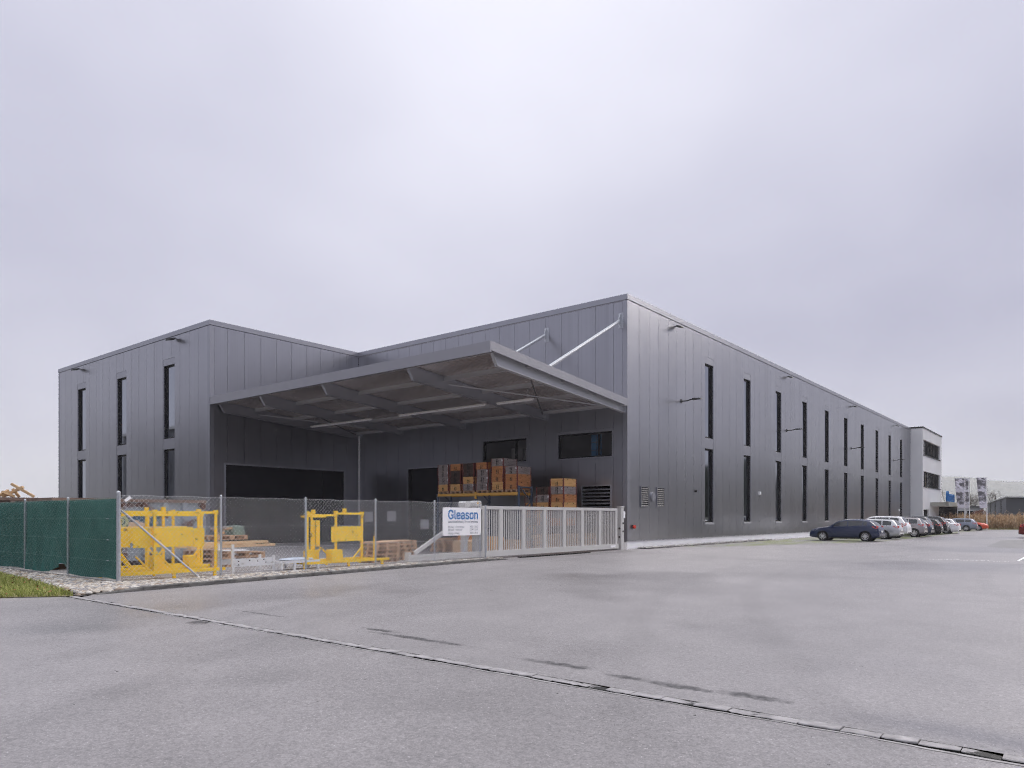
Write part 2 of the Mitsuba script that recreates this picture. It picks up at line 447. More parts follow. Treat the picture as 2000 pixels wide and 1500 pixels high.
# drain edging: a line of stones with a broken dark gap on the road side
e = MB().box(-26.01, DX + 0.08, -30, -2.1, -0.09, -0.05)
edging = struct('drain_edging', e, 'm_gap')
y = -2.06
wob = lambda t, s: float(meshkit.fbm(np.array([t * 3.1, s, .5]), 3) - .5)
while y > -19.6:
    L = 0.268 + 0.10 * (R.rand() - 0.4)
    w1 = 0.062 + 0.004 * R.randn()
    zt = 0.004 + 0.002 * R.randn()
    tilt = 0.004 * R.randn()
    mb = MB()
    n = 7
    us = np.linspace(-0.003, -L + 0.003, n)
    chip = [0.0 if 0 < k < n - 1 else .010 * R.rand() for k in range(n)]
    le = [DX - 0.058 + 0.050 * wob(y + u, 1.0) + 0.007 * R.randn() + chip[k] for k, u in enumerate(us)]
    v, f = [], []
    for k, u in enumerate(us):
        zz = zt + tilt * u / L
        v += [(le[k], y + u, -0.06), (le[k] + .004, y + u, zz - 0.006), (le[k] + 0.010, y + u, zz), (DX + w1 - 0.006, y + u, zz + 0.001 * R.randn()), (DX + w1, y + u, zz - 0.008), (DX + w1, y + u, -0.06)]
    for k in range(n - 1):
        for q in range(5):
            a = k * 6 + q
            f += [[a, a + 1, a + 7, a + 6]]
    mb.raw(v, f)
    for k in (0, n - 1):
        c = [k * 6 + q for q in range(6)]
        mb.f.append(np.array([[c[0], c[1], c[2]], [c[0], c[2], c[3]], [c[0], c[3], c[4]], [c[0], c[4], c[5]]]) if k else np.array([[c[0], c[2], c[1]], [c[0], c[3], c[2]], [c[0], c[4], c[3]], [c[0], c[5], c[4]]]))
    mb.build('stone', 'm_edging', edging)
    # worn mortar lip on the road side of the open joint
    m2 = MB()
    us = np.linspace(0, -L, 5)
    v = []
    wide = 0.055 * max(0, wob(y * .35, 7.0) + .25)
    for u in us:
        x1 = DX - 0.105 + 0.060 * wob(y + u, 4.0)
        v += [(x1 - .02 - wide, y + u, 0.0035), (x1, y + u, 0.002), (x1 + .004, y + u, -0.06)]
    m2.raw(v, [[k * 3 + q, k * 3 + q + 1, k * 3 + q + 4, k * 3 + q + 3] for k in range(4) for q in range(2)])
    m2.build('mortar', 'm_edging', edging)
    y -= L
# kerb along the fence
KA, KB = np.array([-25.35, -2.13]), np.array([-10.3, -0.80])
kd = (KB - KA) / np.linalg.norm(KB - KA)
kn = np.array([-kd[1], kd[0]])
kl = np.linalg.norm(KB - KA)
kb = MB()
kb.hexa([(*(KA + kn * .02), -.2), (*(KB + kn * .02), -.2), (*(KB + kn * .10), -.2), (*(KA + kn * .10), -.2), (*(KA + kn * .02), -.02), (*(KB + kn * .02), -.02), (*(KB + kn * .10), -.02), (*(KA + kn * .10), -.02)])
kerb = struct('kerb', kb, 'm_gap')
s, k = 0.0, 0
while s < kl - 0.2:
    L = 1.07 if k else 0.95
    e0, e1 = s + 0.006, min(s + L, kl) - 0.006
    h0, h1 = (0.012, 0.085) if k == 0 else (0.09, 0.095)
    if s > kl - 2.2:
        h0, h1 = (0.085, 0.05) if s < kl - 1.1 else (0.05, 0.015)
    j = 0.006 * R.randn()
    P = lambda u, w, z: (*(KA + kd * u + kn * w), z)
    mb = MB()
    mb.hexa([P(e0, j, -.15), P(e1, j, -.15), P(e1, .13, -.15), P(e0, .13, -.15), P(e0, j, h0 - .015), P(e1, j, h1 - .015), P(e1, .13, h1), P(e0, .13, h0)])
    mb.hexa([P(e0, j + .001, h0 - .0151), P(e1, j + .001, h1 - .0151), P(e1, .129, h1 - .001), P(e0, .129, h0 - .001), P(e0, j + .018, h0), P(e1, j + .018, h1), P(e1, .128, h1 + .001), P(e0, .128, h0 + .001)])
    mb.build('kerb_stone', 'm_kerb', kerb)
    s += L
    k += 1

# river stones between fence and kerb / fence and grass
strip = Polygon([(-25.45, -2.05), (-18, -1.16), (-10.4, -0.62), (-10.6, -0.12), (-23.9, -0.16), (-24.22, 0.2), (-24.22, 11), (-24.75, 11), (-24.80, 6), (-25.2, 1.5), (-25.5, -0.6), (-25.75, -2.15)])
struct('gravel_bed', sheet(strip, 0.006), 'm_concrete', 'grey bedding under the river stones along the fence')
pts = []
mnx, mny, mxx, mxy = strip.bounds
while len(pts) < 5200:
    q = np.c_[R.uniform(mnx, mxx, 4000), R.uniform(mny, mxy, 4000)]
    # denser close to the viewer
    q = q[R.rand(len(q)) < np.where((q[:, 0] < -20) & (q[:, 1] < 4), 1.0, 0.55)]
    pts += [tuple(t) for t in q[shapely.contains_xy(strip.buffer(-0.02), q[:, 0], q[:, 1])]]
ico = trimesh.creation.icosphere(1)
bins = [MB() for _ in range(4)]
for (x, yy) in pts:
    a = 0.026 + 0.03 * R.rand() ** 1.5
    if x < -23.5 and yy < 4:
        a *= 1.18
    v = np.array(ico.vertices) * (1 + 0.10 * R.randn(len(ico.vertices), 1)) * [a * R.uniform(.9, 1.5), a, a * R.uniform(.55, .8)]
    t = R.rand() * PI
    c, s_ = math.cos(t), math.sin(t)
    v = v @ np.array([[c, s_, 0], [-s_, c, 0], [0, 0, 1]])
    bins[R.choice(4, p=[.36, .26, .22, .16])].raw(v + [x, yy, 0.022 + 0.035 * R.rand()], ico.faces)
stuff('river_stones', bins, [f'm_stone{i}' for i in range(4)], 'rounded river stones bedded along the fence and kerb', 'stones', True)

# grass verge
gp = Polygon([(-24.82, 11), (-24.86, 6), (-25.25, 1.5), (-25.55, -0.6), (-25.80, -2.12), (-26.86, -1.28), (-29, 0.72), (-33, 4.5), (-33, 11)])
pr('m_verge', (0.17, 0.15, 0.09), 0.9, 0, 0.2)
struct('verge', sheet(gp, 0.012), 'm_verge', 'soil under the grass verge')
bins = [MB() for _ in range(4)]
q = np.c_[R.uniform(-33, -24.7, 90000), R.uniform(-2.3, 11, 90000)]
q = q[shapely.contains_xy(gp, q[:, 0], q[:, 1])]
dens = meshkit.fbm(np.c_[q * 1.3, np.zeros(len(q))], 3)
near = (q[:, 0] > -28.5) & (q[:, 1] < 6.5)
q = q[(R.rand(len(q)) < np.where(near, 1.0, 0.25)) & (dens > 0.2)]
for (x, yy) in q:
    h = 0.05 + 0.11 * R.rand()
    t, ln = R.rand() * 2 * PI, R.uniform(0.3, 1.1) * h
    w = 0.005 + 0.004 * R.rand()
    dx, dy = math.cos(t), math.sin(t)
    b0, m0, t0 = np.array([x, yy, 0.01]), np.array([x + dx * ln * .35, yy + dy * ln * .35, h * .65]), np.array([x + dx * ln, yy + dy * ln, h])
    sd = np.array([-dy, dx, 0]) * w
    bins[R.choice(4, p=[.36, .3, .16, .18])].raw([b0 - sd, b0 + sd, m0 + sd * .8, m0 - sd * .8, t0], [[0, 1, 2], [0, 2, 3], [3, 2, 4]])
stuff('grass', bins, [f'm_grass{i}' for i in range(4)], 'rough green grass verge by the road', 'blades')
lit = MB()
q = np.c_[R.uniform(-31, -25, 900), R.uniform(-2.2, 3.5, 900)]
q = q[shapely.contains_xy(gp, q[:, 0], q[:, 1])]
for (x, yy) in q[:420]:
    if R.rand() > math.exp(-max(0, shapely.Point(x, yy).distance(gp.exterior) - .1) * 3):
        continue
    t, a = R.rand() * 6, 0.02 + 0.022 * R.rand()
    u, w = np.array([math.cos(t), math.sin(t), .5 * R.randn()]) * a, np.array([-math.sin(t), math.cos(t), .5 * R.randn()]) * a * .7
    c = np.array([x, yy, 0.07 + 0.06 * R.rand()])
    lit.raw([c - u, c + w, c + u, c - w, c + [0, 0, -.008]], [[0, 1, 4], [1, 2, 4], [2, 3, 4], [3, 0, 4]])
struct('leaf_litter', lit, 'm_leaf_litter', 'brown fallen leaves in the grass edge', kind='stuff')

# mossy parking bays and gravel line at the building foot, markings on the lot
struct('parking_bays', sheet(Polygon([(5, -0.62), (76, -0.62), (76, -7.3), (22, -7.3), (13, -5.2), (6, -2.2)]), 0.004), 'm_moss')
bins = [MB() for _ in range(2)]
for k in range(2600):
    x = 0.9 + 18 * R.rand() ** 1.15
    a = 0.02 + 0.03 * R.rand()
    v = np.array(ico.vertices) * (1 + 0.1 * R.randn(len(ico.vertices), 1)) * [a * 1.3, a, a * .7]
    bins[k % 2].raw(v + [x, R.uniform(-0.60, -0.06), 0.02 + 0.06 * R.rand()], ico.faces)
stuff('wall_gravel', bins, ['m_stone1', 'm_stone2'], 'gravel strip along the white plinth of the long facade', 'stones', True)
pr('m_patch', proc(lambda p, n, uv: mi.Color3f(0.155, 0.15, 0.15) * (0.75 + 0.5 * fbm(p.x * 3, p.y * 3, 0.0, 4))), 0.5)
mk = MB()
mk.box(-0.2, -0.1, -15.7, -13.2, 0.002, 0.004)
mk.box(.6, 4.5, -15.95, -15.87, 0.002, 0.004)
struct('white_marking', mk, 'm_white_paint', 'worn white bay lines on the asphalt')
struct('asphalt_patch', sheet(Polygon([(15, -13.5), (29, -13.0), (33, -17), (12, -17)]), 0.004), 'm_patch', 'darker repaired asphalt patch under the red car')

# ------------------------------------------------------------------ the hall
H = 12.68
W, Y1, Y2, LEN = -10.53, 20.63, 42.5, 70.0
hall = thing('factory_hall', 'large anthracite metal clad factory hall with tall slit windows and a canopied loading yard', 'building')
D = 0.17   # recess depth of the tall windows
wl = MB()
# backing walls, set back behind the panels; tall windows are real recesses, so the backing of those walls lies 0.45 m behind
bk = 0.06
wins_y = [(9.18 + 6.085 * k, 10.36 + 6.085 * k) for k in range(10)]
wins_x = [(24.69 + 6.45 * k, 26.05 + 6.45 * k) for k in range(3)]


def holed(u0, u1, z0, z1, holes):
    p = sbox(u0, z0, u1, z1)
    for h in holes:
        p = p.difference(sbox(*h))
    return p


WZ = [(1.29, 5.70), (6.33, 10.76)]
hy = [(a, z0, b, z1) for a, b in wins_y for z0, z1 in WZ]
hx = [(a, z0, b, z1) for a, b in wins_x for z0, z1 in WZ]
wl.poly(holed(0.08, LEN, 0.30, H - .05, hy), -D, MY(bk))          # long facade: from y=bk to bk+D
wl.poly(holed(Y1 + .06, Y2, 0.30, H - .05, hx), D, MX(W + bk))     # wing front
gw = [(6.32, 4.68, 9.5, 5.95), (0.88, 4.68, 4.19, 5.95), (13.02, 0.0, 15.77, 4.62), (0.94, 1.2, 2.69, 3.2)]
wl.poly(holed(bk + D, Y1 + .06, 0.02, H - .05, gw), 0.3, MX(bk))   # gable
gd = [(-9.57, 0.0, -1.2, 4.6)]
wl.poly(holed(W + bk + D, bk, 0.02, H - .05, gd), -0.35, MY(Y1 + bk))  # wing side
wl.box(W + .1, LEN, Y2 - .3, Y2, 0, H - .05)
wl.box(LEN - .3, LEN - .01, 0.1, Y2, 0, H - .05)
wl.build('wall', 'm_backing', hall)
rf = MB()
rf.box(W + .1, -.001, Y1 + .1, Y2 - .1, H - .35, H - .2).box(0, LEN - .1, .1, Y2 - .1, H - .35, H - .2)
rf.build('roof', 'm_metal_dull', hall)
# concrete plinth in pieces along the long facade
js = [0.0, 1.9, 10.25, 20.9, 31.5, 42, 52.5, 63, LEN]
for a, b in zip(js[:-1], js[1:]):
    MB().box(a + .006, b - .006, 0.01, 0.2, -0.05, 0.40).build('plinth', 'm_plinth', hall)
MB().box(0.0, LEN, -0.045, 0.012, 0.402, 0.435).build('drip_edge', 'm_trim', hall)

# cladding panels, one by one, cut around openings
PT = 0.05
ZB, ZT = 0.44, H - 0.295


def clad(u0, u1, step, z0, z1, holes, M, sign, first=0.0):
    e = [u0] + list(np.arange(u0 + first, u1 - 0.2, step))[(1 if first == 0 else 0):] + [u1]
    for a, b in zip(e[:-1], e[1:]):
        if b - a < 0.05:
            continue
        p = holed(a + .008, b - .008, z0, z1, holes)
        for g_ in getattr(p, 'geoms', [p]):
            MB().poly(g_, sign * PT, M).build('panel', 'm_panel', hall)


fl = 0.05  # flashing margin around a tall window
hy2 = [(a - fl, 1.2, b + fl, 11.15) for a, b in wins_y]
hx2 = [(a - fl, 1.2, b + fl, 11.15) for a, b in wins_x]
clad(0.26, LEN - .1, 1.06, ZB, ZT, hy2, MY(bk - .01), 1, 0.96)
clad(Y1 + .28, Y2 - .25, 1.07, ZB - .3, ZT, hx2, MX(W + bk - .01), -1, 0.98)
gw2 = [(6.22, 4.60, 9.6, 6.12), (0.78, 4.60, 4.29, 6.12), (12.95, -1, 15.85, 4.68), (0.90, 1.1, 2.73, 3.24)]
clad(0.26, Y1 - .02, 1.06, 0.05, ZT, gw2, MX(bk - .01), -1, 0.54)
clad(W + .26, -.01, 1.06, 0.05, ZT, [(-9.63, -1, -1.14, 4.66)], MY(Y1 + bk - .01), 1, 0.82)
# corner trims and roof coping with its shadow gap
ct = MB().box(-0.012, 0.25, -0.012, 0.055, 0.44, H - .30).box(-0.012, 0.055, 0.055, 0.25, 0.05, H - .30)
ct.build('corner_trim', 'm_trim', hall)
ct = MB().box(W - .012, W + .25, Y1 - .012, Y1 + .055, 0.05, H - .30).box(W - .012, W + .055, Y1 + .055, Y1 + .27, 0.05, H - .30)
ct.build('corner_trim', 'm_trim', hall)
MB().box(W - .012, W + .3, Y2 - .24, Y2 + .01, 0.05, H - .30).build('corner_trim', 'm_trim', hall)
cp = MB()
cp.box(-0.03, LEN + .03, -0.03, 0.35, H - .27, H)                 # long facade
cp.box(-0.03, 0.35, 0.352, Y1 - .03, H - .27, H)                   # gable
cp.box(W - .03, -0.0, Y1 - .029, Y1 + .35, H - .27, H)               # wing side
cp.box(W - .03, W + .35, Y1 + .352, Y2 + .03, H - .27, H)
cp.box(W + .352, LEN + .02, Y2 - .3, Y2 + .029, H - .27, H)
cp.build('coping', 'm_trim', hall)


def tall_window(axis, a, b, parent):
    """two stacked deep windows with flashing, spandrel and sill, on the long facade (axis y) or the wing front (axis x)"""
    M = MY(bk - .01) if axis == 'y' else MX(W + bk - .01)
    sg = 1 if axis == 'y' else -1
    fr = MB()
    # flashing: head panel, spandrel and side strips flush with the cladding
    ring = holed(a - fl + .008, b + fl - .008, 1.21, 11.14, [(a, z0, b, z1) for z0, z1 in WZ] + [(a, 10.74, b, 10.74001)])
    fr.poly(ring, sg * (PT - .008), M)
    key = fr.build('window', 'm_trim', parent)
    for z0, z1 in WZ:
        rv = MB()
        t = 0.03
        dd = D + .05
        for (p, q, r, s_) in ((a, z0, a + t, z1), (b - t, z0, b, z1), (a + t, z1 - t, b - t, z1), (a + t, z0, b - t, z0 + t)):
            rv.poly(sbox(p, r and z0 if False else q, r, s_), -sg * dd, M)
        rv.build('reveal', 'm_frame', key)
        fm = MB()
        w = 0.07
        Mi = MY(bk + D - .04) if axis == 'y' else MX(W + bk + D - .04)
        fm.poly(holed(a + t, b - t, z0 + t, z1 - t, [(a + t + w, z0 + t + w, b - t - w, z1 - t - w)]), sg * .05, Mi)
        fm.build('frame', 'm_frame', key)
        gl = MB().poly(sbox(a + t + .01, z0 + t + .01, b - t - .01, z1 - t - .01), sg * .02, Mi)
        gl.build('pane', 'm_glass_coated', key)
    sl = MB().poly(sbox(a - .04, 1.17, b + .04, 1.285), sg * .09, M)
    sl.build('sill', 'm_steel_light', key)


for a, b in wins_y:
    tall_window('y', a, b, hall)
for a, b in wins_x:
    tall_window('x', a, b, hall)

# yard side openings: gable windows with a room behind, doors, louvre
pr('m_desk', (0.22, 0.21, 0.20), 0.6)
room = MB()
room.box(.62, 5.0, .5, 11.0, 4.2, 4.3).box(.62, 5.0, .5, 11.0, 6.6, 6.7).box(5.0, 5.1, .5, 11.0, 4.2, 6.7).box(.62, 5, .3, .5, 4.2, 6.7).box(.62, 5, 11, 11.1, 4.2, 6.7)
room.build('office_room', 'm_desk', hall)
for (u0, u1, mull) in ((6.32, 9.5, 7.15), (0.88, 4.19, 1.73)):
    fr = MB()
    fr.poly(holed(u0 - .09, u1 + .09, 4.61, 6.11, [(u0, 4.68, u1, 5.95)]), .06, MX(-.005))
    key = fr.build('window', 'm_trim', hall)
    sash = MB()
    sash.poly(holed(u0, u1, 4.68, 5.95, [(u0 + .08, 4.76, mull - .06, 5.87), (mull + .06, 4.76, u1 - .08, 5.87)]), .08, MX(.12))
    sash.build('sash', 'm_frame', key)
    for (p, q) in ((u0 + .08, mull - .06), (mull + .06, u1 - .08)):
        v = [(0.16, p, 4.76), (0.16, q, 4.76), (0.16, q, 5.87), (0.16, p, 5.87)]
        MB().raw(v, [[0, 3, 2, 1]]).build('pane', 'm_glass', key)
    MB().box(-.07, .05, u0 - .1, u1 + .1, 4.60, 4.66).build('sill', 'm_trim', key)
cur = MB()
pr('m_curtain', (0.05, 0.16, 0.30), 0.7)
for k in range(2):
    for j in range(3):
        cur.box(0.9, 0.93, 2.06 + .33 * k, 2.35 + .33 * k, 4.72 + .42 * j, 5.10 + .42 * j)
cur.build('blue_shelf', 'm_curtain', hall)
ds = MB()
for k in range(5):
    yy = 6.5 + .6 * k
    ds.box(1.2 + .4 * R.rand(), 1.9 + R.rand(), yy, yy + .35, 4.3, 4.9 + .9 * R.rand())
ds.build('furniture', 'm_desk', hall)
gdoor = MB().box(-9.57 + .02, -2.72, Y1 + .30, Y1 + .36, 0, 4.6)
key = gdoor.build('gate', 'm_darkwall', hall)
for k in range(8):
    MB().box(-9.54, -2.74, Y1 + .27, Y1 + .30, .03 + .57 * k, .03 + .57 * k + .555).build('section', 'm_darkwall', key)
MB().box(-2.68, -1.22, Y1 + .28, Y1 + .36, 0, 4.58).build('door', 'm_darkwall', hall)
MB().poly(holed(-9.66, -1.1, 0.0, 4.70, [(-9.57, -1, -1.2, 4.6)]), .06, MY(Y1 + .03)).build('gate_frame', 'm_steel', hall)
key = MB().box(.32, .38, 13.04, 15.75, 0, 4.6).build('gate', 'm_darkwall', hall)
for k in range(8):
    MB().box(.29, .32, 13.05, 15.74, .03 + .57 * k, .03 + .57 * k + .555).build('section', 'm_darkwall', key)
MB().poly(holed(12.94, 15.85, 0.0, 4.70, [(13.02, -1, 15.77, 4.62)]), .06, MX(-.03)).build('gate_frame', 'm_steel', hall)
lv = MB().poly(holed(.90, 2.73, 1.1, 3.24, [(.97, 1.16, 2.66, 3.18)]), .05, MX(-.02))
key = lv.build('louvre', 'm_steel', hall)
for k in range(11):
    z = 1.18 + k * .18
    MB().hexa([(-.01, .97, z), (.10, .97, z + .05), (.10, 2.66, z + .05), (-.01, 2.66, z), (-.01, .97, z + .03), (.10, .97, z + .08), (.10, 2.66, z + .08), (-.01, 2.66, z + .03)]).build('slat', 'm_steel', key)
# long facade fittings
for (x0, x1) in ((1.30, 2.16), (3.04, 3.92)):
    key = MB().poly(holed(x0, x1, 2.11, 3.19, [(x0 + .05, 2.16, x1 - .05, 3.14)]), .05, MY(-.001)).build('vent', 'm_panel', hall)
    MB().box(x0 + .04, x1 - .04, -.012, -.006, 2.15, 3.15).build('backing', 'm_black', key)
    for k in range(9):
        z = 2.165 + k * .108
        MB().hexa([(x0 + .05, -.05, z), (x1 - .05, -.05, z), (x1 - .05, -.013, z + .035), (x0 + .05, -.013, z + .035), (x0 + .05, -.05, z + .03), (x1 - .05, -.05, z + .03), (x1 - .05, -.013, z + .065), (x0 + .05, -.013, z + .065)]).build('slat', 'm_metal_dull', key)
rv = MB().tube((2.63, -.06, 2.66), (2.63, .01, 2.66), .245, 28)
key = rv.build('round_vent', 'm_trim', hall)
for k in range(9):
    z = 2.66 + (k - 4) * .048
    w = math.sqrt(max(.21 ** 2 - (z - 2.66) ** 2, .0004))
    MB().bar((2.63 - w, -.066, z), (2.63 + w, -.066, z), .014, .022).build('slat', 'm_steel', key)
MB().tube((7.84, -.07, 3.12), (7.84, .02, 3.12), .085, 14).tube((7.84, -.09, 3.12), (7.84, -.07, 3.12), .05, 12).build('pipe_outlet', 'm_black', hall)
MB().box(17.9, 18.08, -.12, .0, 3.14, 3.36).box(17.95, 18.03, -.16, -.12, 3.18, 3.26).build('socket_box', 'm_white', hall)
MB().box(63.2, 63.6, -.05, 0, 2.3, 2.55).build('socket_box', 'm_white', hall)

# ------------------------------------------------------------------ things fixed to the hall
for i, x in enumerate((5.28, 23.81, 42.4, 61.2)):
    k = thing('floodlight', ['black floodlight under the roof edge nearest the building corner', 'black floodlight under the roof edge above the third slit window', 'black floodlight under the roof edge midway along the facade', 'black floodlight under the roof edge near the white office block'][i], 'lamp', 'floodlights under the roof edge')
    MB().bar((x, -.0, 12.14), (x, -.20, 12.12), .06, .05).build('bracket', 'm_black', k)
    MB().hexa([(x - .18, -.42, 12.01), (x + .18, -.42, 12.01), (x + .18, -.12, 12.08), (x - .18, -.12, 12.08), (x - .16, -.40, 12.08), (x + .16, -.40, 12.08), (x + .16, -.14, 12.16), (x - .16, -.14, 12.16)]).build('housing', 'm_black', k)
for i, yy in enumerate((24.5, 38.51)):
    k = thing('floodlight', ['black floodlight on the left wing near its corner', 'black floodlight on the left wing near its far end'][i], 'lamp', 'floodlights under the roof edge')
    MB().bar((W, yy, 12.19), (W - .20, yy, 12.17), .06, .05).build('bracket', 'm_black', k)
    MB().hexa([(W - .55, yy - .22, 12.02), (W - .55, yy + .22, 12.02), (W - .12, yy + .22, 12.12), (W - .12, yy - .22, 12.12), (W - .52, yy - .2, 12.12), (W - .52, yy + .2, 12.12), (W - .14, yy + .2, 12.22), (W - .14, yy - .2, 12.22)]).build('housing', 'm_black', k)
for i, x in enumerate((6.0, 23.7, 42.0, 60.3)):
    k = thing('facade_lamp', ['dark arm lamp left of the nearest slit window', 'dark arm lamp right of the third slit window', 'dark arm lamp right of the sixth slit window', 'dark arm lamp by the last slit windows'][i], 'lamp', 'arm lamps along the long facade')
    MB().box(x - .07, x + .07, -.03, .0, 7.98, 8.20).build('wall_plate', 'm_black', k)
    MB().path([(x, -.03, 8.09), (x, -.35, 8.08), (x, -.65, 8.14), (x, -.75, 8.15)], .035, 8).build('arm', 'm_black', k)
    MB().hexa([(x - .13, -1.2, 8.11), (x + .13, -1.2, 8.11), (x + .13, -.7, 8.09), (x - .13, -.7, 8.09), (x - .10, -1.18, 8.15), (x + .10, -1.18, 8.15), (x + .11, -.7, 8.19), (x - .11, -.7, 8.19)]).build('lamp_head', 'm_black', k)
k = thing('alarm_box', 'small red alarm beacon low on the building corner by the gate', 'alarm')
MB().box(.44, .58, -.06, -.012, 1.02, 1.20).build('base', 'm_black', k)
MB().tube((.52, -.16, 1.11), (.52, -.06, 1.11), .085, 14).build('beacon', 'm_red', k)

# canopy
can = thing('canopy', 'grey steel loading canopy sloping down to the dark yard walls', 'canopy')
XO, YA, YB = W, -0.08, Y1 - .03
zt = lambda x: 7.45 + (x / W) * (8.36 - 7.45)     # top of roof
zd = lambda x: zt(x) - 0.10                      # underside of deck
fo = MB()
fo.hexa([(XO, YA, 7.92), (XO + .06, YA, 7.92), (XO + .06, YB, 7.92), (XO, YB, 7.92), (XO, YA, 8.36), (XO + .06, YA, 8.36), (XO + .06, YB, 8.36), (XO, YB, 8.36)])
fo.hexa([(XO + .06, YA, 8.33), (XO + .25, YA, 8.33), (XO + .25, YB, 8.33), (XO + .06, YB, 8.33), (XO + .06, YA, 8.355), (XO + .25, YA, 8.355), (XO + .25, YB, 8.355), (XO + .06, YB, 8.355)])
fo.build('fascia', 'm_canopy', can)
for (a, b) in ((XO + .06, -3.8), (-3.79, -.05)):
    MB().hexa([(a, YA, zt(a) - .36), (b, YA, zt(b) - .36), (b, YA + .05, zt(b) - .36), (a, YA + .05, zt(a) - .36), (a, YA, zt(a)), (b, YA, zt(b)), (b, YA + .05, zt(b)), (a, YA + .05, zt(a))]).build('side_fascia', 'm_canopy', can)
# trapezoidal deck: ribs run along x
v, f = [], []
per, yy, row = 0.34, YA + .05, []
prof = [(0, 0), (.15, 0), (.165, .12), (.305, .12), (.32, 0)]
ys = []
while yy < YB - .2:
    ys += [(yy + a, h) for a, h in prof]
    yy += per
for (u, h) in ys:
    v += [(XO + .07, u, zd(XO) - .06 + h), (-.08, u, zd(0) - .06 + h)]
for k in range(len(ys) - 1):
    f.append([2 * k, 2 * k + 1, 2 * k + 3, 2 * k + 2])
dk = MB().raw(v, f)
dk.build('deck', 'm_deck', can)
pur_x = [XO + .35, -7.9, -5.3, -2.7, -.22]
for x in pur_x:
    z = zd(x) - .065
    pm = MB().box(x - .005, x + .005, YA + .1, YB - .1, z - .20, z).box(x - .005, x + .07, YA + .1, YB - .1, z - .012, z - .0).box(x - .07, x + .005, YA + .1, YB - .1, z - .212, z - .2)
    pm.build('purlin', 'm_purlin', can)
beam_y = [0.22, 4.95, 10.95, 16.3, 20.38]
for i, by in enumerate(beam_y):
    bm = MB()
    zu = lambda x: zd(x) - .10
    zl = lambda x: 6.82 + (x / (W + .45)) * (7.55 - 6.82)
    xe = W + .45
    w = .10
    # web
    bm.hexa([(xe + .25, by - .008, zl(xe) + .01), (-.06, by - .008, zl(0) + .01), (-.06, by + .008, zl(0) + .01), (xe + .25, by + .008, zl(xe) + .01),
             (xe - .12, by - .008, zu(xe)), (-.06, by - .008, zu(0)), (-.06, by + .008, zu(0)), (xe - .12, by + .008, zu(xe))])
    for (zz, a0, t) in ((zu, xe - .12, .016), (zl, xe + .25, -.016)):
        bm.hexa([(a0, by - w, zz(a0)), (-.06, by - w, zz(0)), (-.06, by + w, zz(0)), (a0, by + w, zz(a0)), (a0, by - w, zz(a0) + t), (-.06, by - w, zz(0) + t), (-.06, by + w, zz(0) + t), (a0, by + w, zz(a0) + t)])
    bm.bar((xe + .25, by, zl(xe)), (xe - .12, by, zu(xe)), .16, .014, (1, 0, 0))
    key = bm.build('beam', 'm_steel_light' if i == 0 else 'm_steel', can)
    MB().box(-.06, -.001, by - .13, by + .13, zl(0) - .03, zu(0) + .02).build('end_plate', 'm_steel_light' if i == 0 else 'm_steel', key)
cb = lambda p, q: MB().tube(p, q, .035, 8)
for (ya, yb) in ((0.3, 4.85), (16.4, 20.3)):
    z5, z2 = zd(-7.7) - .30, zd(-.4) - .30
    cb((-7.7, ya, z5), (-.5, yb, z2)).build('cross_brace', 'm_metal_dull', can)
    cb((-7.7, yb, z5 - .08), (-.5, ya, z2 - .08)).build('cross_brace', 'm_steel_light', can)
MB().box(-.42, -.1, YA + .1, YB - .05, 7.10, 7.13).box(-.42, -.40, YA + .1, YB - .05, 7.13, 7.24).build('gutter', 'm_steel_light', can)
for i, by in enumerate((0.35, 4.93)):
    k = thing('tie_rod', ['galvanised tie rod from the building corner down to the canopy edge', 'shorter looking galvanised tie rod further left above the canopy'][i], 'tie rod', 'tie rods holding the canopy')
    p, q = np.array([-.20, by, 11.33]), np.array([-6.35, by, 7.98])
    MB().tube(p, q, .085, 14).build('tube', 'm_galv', k, 40)
    d = (q - p) / np.linalg.norm(q - p)
    MB().poly(Polygon([(0, 11.05), (0, 11.75), (.05, 11.75), (.28, 11.32), (.16, 11.15), (.05, 11.05)]), .03, np.array([[-1, 0, 0, -.025], [0, 0, 1, by - .015], [0, 1, 0, 0], [0, 0, 0, 1.0]])).build('gusset', 'm_galv', k)
    MB().box(-.028, .0, by - .14, by + .14, 11.02, 11.78).build('wall_plate', 'm_galv', k)
    MB().tube(q + d * .02, q + d * .22, .045, 10).box(q[0] - .28, q[0] + .02, by - .02, by + .02, 7.70, 8.02).build('fork', 'm_galv', k)
pr('m_lamp', (0.78, 0.76, 0.72), 0.4)
for i, (ya, yb, z) in enumerate(((13.4, 19.0, 7.03), (5.0, 11.2, 7.03), (2.1, 4.3, 7.0))):
    k = thing('tube_light', ['long white tube light under the canopy nearest the inner corner', 'long white tube light under the middle of the canopy', 'short beige tube light under the canopy near the building corner'][i], 'light', 'tube lights under the canopy')
    MB().box(-5.0, -4.9, ya, yb, z + .04, z + .09).build('body', 'm_lamp', k)
    MB().tube((-4.95, ya + .05, z + .01), (-4.95, yb - .05, z + .01), .03, 8).build('tube', 'm_white', k)
    for yy in (ya + .3, yb - .3):
        MB().tube((-4.95, yy, z + .09), (-4.95, yy, zd(-4.95) - .05), .012, 6).build('hanger', 'm_galv', k)
k = thing('downpipe', 'thin white downpipe in the dark inner corner of the yard', 'downpipe')
MB().tube((-.2, 20.30, 0.0), (-.2, 20.30, 7.0), .062, 12).build('pipe', 'm_white', k, 40)
for z in (1.0, 3.4, 5.8):
    MB().box(-.28, -.005, 20.26, 20.34, z, z + .05).build('bracket', 'm_galv', k)
